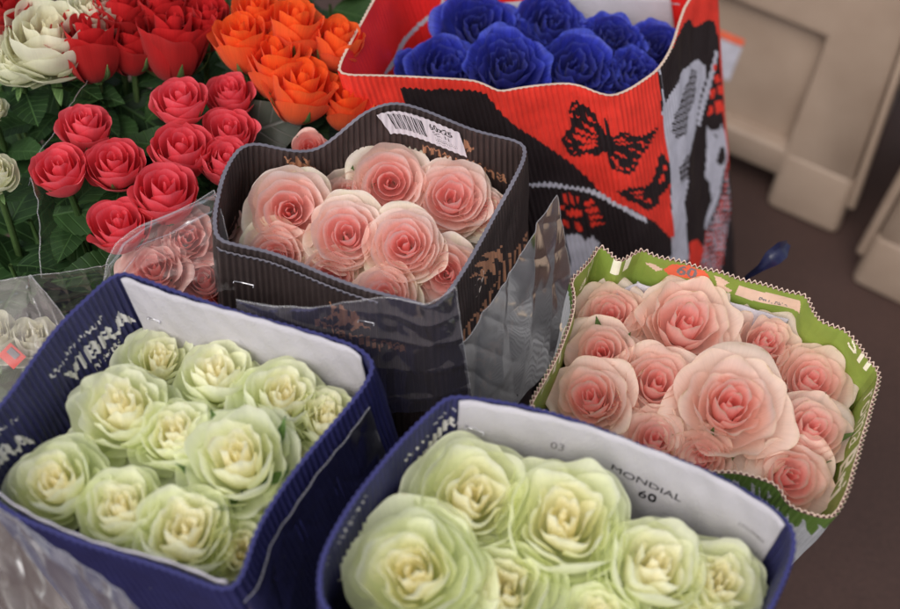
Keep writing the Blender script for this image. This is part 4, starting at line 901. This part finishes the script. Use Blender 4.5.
# leafy stems filling the bunches
def leafy(px, py, z, n, size, label, spread=.12, seed=0, up=.6):
    R = random.Random(seed * 17 + int(px) * 3 + int(py)); top = P(px, py, z)
    ft = np.array([top[0] + .0, top[1] + .02, .012])
    o = empty('leafy_stem', Matrix.Translation(Vector(ft))); tag(o, label, 'foliage', 'leafy stems between the bunches')
    s = np.linspace(0, 1, 8)[:, None]; path = (1 - s) * (top - ft) + np.sin(s * 3.1) * .01
    V, Fq = tube(path, np.linspace(.002, .0035, 8), 6); link('stem', mesh('stem', V, Fq, MT['stem']), o)
    for i in range(n):
        q = (i + R.random() * .6) / n * .30; pt = (top - ft) * (1 - q / .66)
        a = i * 2.4 + R.uniform(-.4, .4); u_ = R.uniform(-.2, up); sz = size * R.uniform(.7, 1.2)
        dx = Vector((math.cos(a), math.sin(a), u_)).normalized(); dy = Vector((0, 0, 1)).cross(dx).normalized(); dz = dx.cross(dy)
        tw = Matrix.Rotation(R.uniform(-.6, .6), 4, 'X')
        l = link('leaf', LEAVES[R.randrange(5)], o)
        l.matrix_local = Matrix.Translation(Vector(pt) + dx * R.uniform(0, .03)) @ Matrix((dx, dy, dz)).transposed().to_4x4() @ tw @ Matrix.Scale(sz, 4)
    return o
LS = [(110, 95, .60, 9, .10, 'dark leafy stem between the coral and red roses'), (140, 85, .58, 9, .09, 'dark leafy stem right below the red rose sepals'), (60, 95, .58, 9, .10, 'dark leafy stem below the leftmost red rose'),
      (20, 120, .58, 9, .11, 'dark leafy stem right of the white rose at the left edge'), (30, 220, .58, 10, .11, 'dark leafy stem below the leftmost coral rose'), (80, 235, .58, 10, .10, 'dark leafy stem left of the lowest coral rose'),
      (10, 265, .57, 10, .10, 'dark leafy stem at the left edge above the frosted film'), (60, 270, .56, 9, .09, 'dark leafy stem behind the frosted film corner'), (145, 130, .57, 8, .09, 'dark leafy stem between the two coral clusters'),
      (220, 70, .58, 8, .09, 'dark leafy stem between red and orange roses'), (270, 120, .55, 8, .09, 'dark leafy stem below the orange roses'), (320, 120, .55, 8, .08, 'dark leafy stem beside the lowest orange rose'),
      (205, 55, .57, 8, .09, 'dark leafy stem behind the tallest coral rose'), (90, 200, .56, 9, .10, 'dark leafy stem between the left coral trio and the lowest coral rose'), (330, 5, .60, 8, .09, 'dark leafy stem behind the orange rose by the red sleeve'),
      (225, -10, .60, 8, .1, 'dark leafy stem at the top edge between red and orange'), (-10, 60, .58, 8, .1, 'dark leafy stem at the left edge by the cream roses'), (290, -15, .6, 8, .1, 'dark leafy stem at the top edge behind the orange roses'), (10, 20, .58, 8, .1, 'dark leafy stem below the pinkish red rose in the corner'),
      (110, 190, .50, 9, .10, 'dark leafy stem low under the left coral trio'), (200, 185, .50, 8, .09, 'dark leafy stem low under the right coral cluster'), (255, 150, .50, 8, .08, 'dark leafy stem low behind the charcoal corner')]
for i, r in enumerate(LS): leafy(*r, seed=i)
g = empty('grey_leaf', Matrix.Translation(Vector(P(232, 140, .6)))); 
l = link('blade', GREYLEAF, g); tag(g, 'broad dull grey leaf standing behind the charcoal sleeve corner', 'leaf')
_a, _b2 = P(222, 142, .60), P(290, 118, .66); dx = Vector(_b2 - _a); ln = dx.length; dx.normalize(); dz = Vector(CAM - _a).normalized(); dy = dz.cross(dx).normalized(); dz = dx.cross(dy)
l.matrix_parent_inverse = g.matrix_world.inverted() if False else Matrix.Translation(-Vector(P(232, 140, .6)))
l.matrix_basis = Matrix.Translation(Vector(_a)) @ Matrix((dx, dy, dz)).transposed().to_4x4() @ Matrix.Scale(ln, 4)

# ================================================================== CLEAR FILM
def sheet(name, rows, mat, label, nu=90, nv=60, wr=.004, seed=0, hem=.0009, group='clear film wraps'):
    """crinkled film through rows of traced points, every point with its own height; folded hem along the free edge"""
    R = np.random.default_rng(seed); G = []
    for row in rows:
        p = np.array([P(*q) for q in row]); t = np.linspace(0, 1, len(p)); G.append(np.stack([np.interp(np.linspace(0, 1, nu), t, p[:, k]) for k in range(3)], -1))
    G = np.array(G); t = np.linspace(0, 1, len(G)); tv = np.linspace(0, 1, nv)
    X = np.stack([[np.interp(tv, t, G[:, i, k]) for i in range(nu)] for k in range(3)], -1).transpose(1, 0, 2)
    # soften
    for _ in range(4):
        X[1:-1, 1:-1] = (X[1:-1, 1:-1] * 2 + X[:-2, 1:-1] + X[2:, 1:-1] + X[1:-1, :-2] + X[1:-1, 2:]) / 6
        X[0, 1:-1] = (X[0, 1:-1] * 2 + X[0, :-2] + X[0, 2:]) / 4
    nrm = np.cross(np.gradient(X, axis=0), np.gradient(X, axis=1)); nrm /= np.linalg.norm(nrm, axis=-1)[..., None] + 1e-12
    u, v = np.meshgrid(np.linspace(0, 1, nu), tv); dsp = 0
    for k in range(7):
        a, b, c = R.uniform(-9, 9), R.uniform(-9, 9), R.uniform(0, 6.28); s_ = np.sin(a * u * 1.4 + b * v * 1.4 + c + 1.2 * np.sin(3 * u + 2 * v + c)); dsp = dsp + (1 - np.abs(s_)) ** 2 * R.uniform(-1.3, 1.3)
    X = X + nrm * (dsp * wr * .5)[..., None]
    V = X.reshape(-1, 3); f = gridfaces(nv, nu)
    o = link(name, mesh(name, V, f, mat)); tag(o, label, 'film wrap', group)
    if hem:
        Vh, Fh = tube(np.concatenate([X[0], X[1:, -1]]), hem * .55, 5); link('hem', mesh('hem', Vh, Fh, HEM), o)
    return o
HEM = film_mat('film_edge', .14, (.8, .78, .8, 1), gloss=.5)

def wrap_film(sl, name, side, top, depth, off, mat, label, wr=.003, seed=0, nu=130, nv=80, ext=0.0):
    q = [sl.sh(*p, side) for p in top]; s0 = q[0][0]; ss = np.array([sl.wrapd(a, s0) for a, b in q]); hh = np.array([b for a, b in q])
    o_ = np.argsort(ss); uu = np.linspace(ss.min(), ss.max(), nu); h0 = np.interp(uu, ss[o_], hh[o_])
    R = np.random.default_rng(seed); U, V_ = np.meshgrid(np.linspace(0, 1, nu), np.linspace(0, 1, nv)); d = 0
    for k in range(9):
        a, b, c = R.uniform(-10, 10), R.uniform(-10, 10), R.uniform(0, 6.28); s_ = np.sin(a * U * 1.1 + b * V_ * 1.1 + c + 1.5 * np.sin(3 * U + 2 * V_ + c)); d = d + (1 - np.abs(s_)) ** 2 * R.uniform(-1.4, 1.4)
    Hh = h0[None] + depth * V_; S = np.broadcast_to(s0 + uu, Hh.shape)
    X = sl.at(S.ravel(), Hh.ravel(), (off + wr * d + ext * (np.abs(U - .5) * 2) ** 4).ravel()).reshape(nv, nu, 3)
    o = link(name, mesh(name, X.reshape(-1, 3), gridfaces(nv, nu), mat)); tag(o, label, 'film wrap', 'clear film wraps')
    Vh, Fh = tube(X[0], .0007, 5); link('hem', mesh('hem', Vh, Fh, HEM), o)
    return o
sheet('clear_film', [[(460, 346, .665), (480, 316, .67), (500, 287, .675), (520, 256, .68), (538, 226, .685), (557, 195, .69)],
                     [(466, 385, .60), (486, 368, .60), (508, 345, .60), (530, 317, .605), (550, 287, .61), (568, 255, .62)],
                     [(472, 432, .53), (494, 424, .52), (515, 408, .52), (535, 385, .525), (556, 352, .535), (577, 318, .55)]], FILM, 'crinkled clear film standing off the right side of the charcoal sleeve', wr=.0050, seed=3, nu=150, nv=110)
wrap_film(SL, 'clear_film', 'out', [(243, 600), (262, 556), (285, 515), (310, 475), (340, 440), (368, 405)], .22, .006, FILM, 'clear film stretched over the right side of the left navy sleeve', wr=.0008, seed=5)
sheet('clear_film', [[(236, 300, .705), (275, 307, .71), (310, 308, .715), (345, 303, .715), (385, 297, .72), (425, 306, .725), (456, 287, .735)],
                     [(240, 350, .66), (300, 355, .66), (350, 352, .66), (390, 348, .665), (430, 350, .67), (463, 340, .68)],
                     [(250, 420, .58), (300, 425, .58), (350, 420, .58), (390, 415, .58), (435, 410, .585), (472, 398, .60)]], TALL, 'clear film standing in front of the charcoal sleeve with a pointed free corner', wr=.004, seed=8)
sheet('frosted_film', [[(-40, 484, .70), (0, 510, .70), (40, 535, .70), (80, 566, .70), (120, 594, .70), (155, 622, .70)],
                       [(-60, 540, .66), (-10, 570, .66), (30, 590, .66), (70, 620, .66), (110, 650, .66), (150, 680, .66)],
                       [(-80, 620, .60), (-20, 650, .60), (20, 670, .6), (60, 700, .6), (100, 720, .6), (150, 750, .6)]], SMOKY, 'smoky clear film lying against the front of the left navy sleeve', wr=.006, seed=11)
sheet('frosted_film', [[(-30, 285, .645), (0, 281, .65), (28, 276, .655), (31, 275, .655), (45, 292, .65), (60, 312, .645), (72, 330, .64)],
                       [(-40, 340, .62), (0, 340, .625), (25, 335, .63), (32, 335, .63), (42, 345, .63), (50, 355, .625), (60, 360, .62)],
                       [(-60, 420, .57), (-10, 420, .57), (10, 420, .57), (25, 420, .57), (35, 420, .57), (40, 420, .57), (50, 420, .57)]], MILK, 'frosted film cone round the cream roses left of the navy sleeve', wr=.004, seed=12)
sheet('hazy_film', [[(31, 276, .625), (60, 272, .625), (90, 268, .625), (108, 264, .625)], [(50, 330, .56), (70, 325, .56), (95, 315, .56), (115, 300, .56)]], HAZY, 'hazy film strip over the leaves beside the navy sleeve corner', wr=.003, seed=14)
sheet('clear_film', [[(104, 285, .65), (106, 262, .665), (116, 243, .675), (140, 226, .685), (170, 214, .69), (196, 202, .695), (214, 190, .70)],
                     [(110, 300, .64), (130, 275, .665), (150, 255, .675), (170, 245, .68), (190, 235, .685), (205, 225, .69), (222, 215, .69)],
                     [(120, 330, .60), (160, 310, .63), (190, 300, .64), (210, 295, .645), (225, 290, .645), (235, 290, .645), (240, 290, .645)]], HAZY, 'clear film hood over the salmon roses beside the charcoal sleeve', wr=.0028, seed=15)
sheet('clear_film', [[(30, 178, .66), (38, 200, .655), (40, 235, .645), (42, 278, .62)], [(70, 180, .58), (75, 200, .57), (75, 235, .56), (75, 278, .55)]], FILM, 'narrow clear film edge left of the coral bunch', wr=.002, seed=16)
sheet('clear_film', [[(88, 78, .65), (70, 105, .65), (40, 150, .64), (28, 185, .63)], [(110, 95, .57), (95, 120, .57), (75, 160, .57), (60, 190, .57)]], FILM, 'clear film edge slanting behind the left coral trio', wr=.002, seed=18)

# red price tag under the frosted film
def price_tag():
    o = empty('price_tag', Matrix.Translation(Vector(P(16, 352, .615)))); tag(o, 'small red tag with a grey emblem under the frosted film', 'tag')
    A = P(6, 362, .60); Bx = P(24, 344, .62) - A; n = Vector(CAM - A).normalized(); dx = Vector(Bx).normalized(); dy = n.cross(dx).normalized(); n = dx.cross(dy)
    def plate(name, x0, x1, y0, y1, zf, mat):
        pts = [A + np.array(dx) * x + np.array(dy) * y + np.array(n) * z for z in (zf, zf + .0008) for (x, y) in ((x0, y0), (x1, y0), (x1, y1), (x0, y1))]
        k = link(name, mesh(name, pts, [(0, 3, 2, 1), (4, 5, 6, 7), (0, 1, 5, 4), (1, 2, 6, 5), (2, 3, 7, 6), (3, 0, 4, 7)], mat, smooth=False), o); k.matrix_parent_inverse = o.matrix_world.inverted(); return k
    bpy.context.view_layer.update()
    plate('board', 0, .019, -.009, .009, 0, PM['red_print']); plate('emblem', .010, .017, -.004, .006, .0012, PM['grey_ink'])
price_tag()

# navy ribbon tail behind the green sleeve
def ribbon():
    pts = [P(726, 300, .45), P(738, 286, .52), (P(748, 276, .56)), P(760, 268, .585), P(772, 258, .60), P(782, 250, .605), P(788, 243, .60)]
    pts = np.array(pts); wd = np.array([.004, .004, .005, .007, .014, .016, .006]); t = np.linspace(0, 1, 7); tt = np.linspace(0, 1, 30)
    p = np.stack([np.interp(tt, t, pts[:, k]) for k in range(3)], -1); w_ = np.interp(tt, t, wd); wv = UP * .8 - RIGHT * .6
    V = []
    for k in range(30):
        b = wv * math.cos(.25 * math.sin(k * .5)) + fwd * .6 * math.sin(k * .42)
        for q in (-1, -.5, 0, .5, 1): V.append(p[k] + b * w_[k] * q * .6 + fwd * (.003 * math.cos(q * 3)))
    V2 = [v + fwd * .0008 for v in V]; f = gridfaces(30, 5); n = len(V)
    m = paper('navy_ribbon', srgb(34, 36, 66), rough=.35)
    o = link('ribbon', mesh('ribbon', V + V2, np.concatenate([f, f[:, ::-1] + n]), m)); tag(o, 'dark navy ribbon tail sticking out behind the green lined sleeve', 'ribbon')
ribbon()

# ================================================================== PLASTIC CRATES
def crate_mat():
    m, nt, b = newmat('beige_plastic'); tc = N(nt, 'ShaderNodeTexCoord')
    n1 = N(nt, 'ShaderNodeTexNoise'); n1.inputs['Scale'].default_value = 9; n1.inputs['Detail'].default_value = 7; nt.links.new(tc.outputs['Object'], n1.inputs['Vector'])
    rp = N(nt, 'ShaderNodeValToRGB'); rp.color_ramp.elements[0].position = .3; rp.color_ramp.elements[1].position = .7
    rp.color_ramp.elements[0].color = (.29, .21, .158, 1); rp.color_ramp.elements[1].color = (.37, .278, .215, 1)
    nt.links.new(n1.outputs[0], rp.inputs[0]); nt.links.new(rp.outputs[0], b.inputs['Base Color']); b.inputs['Roughness'].default_value = .5
    return m
CM = crate_mat()
def bev(bm_obj, w_=.008):
    md = bm_obj.modifiers.new('Bevel', 'BEVEL'); md.width = w_; md.segments = 3; md.limit_method = 'ANGLE'; md.angle_limit = math.radians(40)

def crate(M, label, sticker=False, taper=.45):
    """stackable flower crate: tapered walls with a sunken panel in each long side, corner feet, rolled rim"""
    import bmesh
    o = empty('plastic_crate', M); tag(o, label, 'crate', 'beige plastic flower crates')
    Lx, Ly, Hc = .56, .40, .56
    tk = lambda z: 1 - taper * z
    def box(bm, x0, x1, y0, y1, z0, z1, tp=0.0):
        vs = [bm.verts.new((x * tk(z), y * tk(z), z)) for z in (z0, z1) for (x, y) in ((x0, y0), (x1, y0), (x1, y1), (x0, y1))]
        for f in ((0, 3, 2, 1), (4, 5, 6, 7), (0, 1, 5, 4), (1, 2, 6, 5), (2, 3, 7, 6), (3, 0, 4, 7)): bm.faces.new([vs[i] for i in f])
    def part(name, fill, bw=.008):
        bm = bmesh.new(); fill(bm); me = bpy.data.meshes.new(name); bmesh.ops.recalc_face_normals(bm, faces=bm.faces[:]); bm.to_mesh(me); bm.free(); me.materials.append(CM)
        k = link(name, me, o); bev(k, bw)
        for p in me.polygons: p.use_smooth = True
        return k
    # long walls are frames round a sunken panel: front wall y=-Ly/2
    def wall(bm):
        for sy in (-1, 1):
            y0, y1 = (-Ly / 2, -Ly / 2 + .05) if sy < 0 else (Ly / 2 - .05, Ly / 2)
            ring = []
            for y in (y0, y1):
                for (x0, x1, z0, z1) in ((-Lx / 2, Lx / 2, .07, Hc), (-Lx / 2 + .13, Lx / 2 - .13, .12, Hc - .22)):
                    ring.append([bm.verts.new((x * tk(z), y * tk(z), z)) for x, z in ((x0, z0), (x1, z0), (x1, z1), (x0, z1))])
            for a, b in ((0, 1), (2, 3), (0, 2), (1, 3)):
                for q in range(4): bm.faces.new([ring[a][q], ring[a][(q + 1) % 4], ring[b][(q + 1) % 4], ring[b][q]])
        for sx in (-1, 1):
            x0, x1 = (-Lx / 2, -Lx / 2 + .03) if sx < 0 else (Lx / 2 - .03, Lx / 2)
            box(bm, x0 + .001, x1 - .001, -Ly / 2 + .051, Ly / 2 - .051, .075, Hc - .002)
    part('wall', wall, .012)
    for sy in (-1, 1): part('side_panel', lambda bm: box(bm, -Lx / 2 + .125, Lx / 2 - .125, sy * (Ly / 2 - .042) - .004, sy * (Ly / 2 - .042) + .004, .10, Hc - .20), .002)
    part('base', lambda bm: box(bm, -Lx / 2 + .032, Lx / 2 - .032, -Ly / 2 + .052, Ly / 2 - .052, .08, .096), .002)
    for sx in (-1, 1):
        for sy in (-1, 1): part('foot', lambda bm: box(bm, *sorted((sx * (Lx / 2 + .003), sx * (Lx / 2 - .13))), *sorted((sy * (Ly / 2 + .003), sy * (Ly / 2 - .10))), .0, .125), .014)
    for sx in (-1, 1):
        for sy in (-1, 1): part('corner_rib', lambda bm: box(bm, *sorted((sx * (Lx / 2 + .018), sx * (Lx / 2 + .002))), *sorted((sy * (Ly / 2 - .004), sy * (Ly / 2 - .03))), .06, Hc - .12), .006)
    if sticker:
        me = mesh('sticker', [((x - .075) * (1 - taper * z), (-Ly / 2 + .0375) * (1 - taper * z) - .001, z) for x, z in ((.03, .18), (.085, .18), (.085, .25), (.03, .25), (.03, .252), (.085, .252), (.085, .265), (.03, .265))], [(0, 1, 2, 3), (4, 5, 6, 7)], [PM['pale_print'], PM['coral_ink']], [0, 1], smooth=False)
        link('sticker', me, o)
    return o
c = P(834, 236, 0); yaw = math.radians(-20)
R_ = Matrix.Rotation(yaw, 4, 'Z'); off = R_ @ Vector((-.28, .20, 0))
crate(Matrix.Translation(Vector(c) + off) @ R_, 'beige plastic crate with sunken side panel behind the red sleeve', True)
c = P(846, 284, 0); R_ = Matrix.Rotation(math.radians(-22), 4, 'Z'); off = R_ @ Vector((.286, .208, 0))
crate(Matrix.Translation(Vector(c) + off) @ R_, 'beige plastic crate cut off by the right edge of the picture', False, -.05)
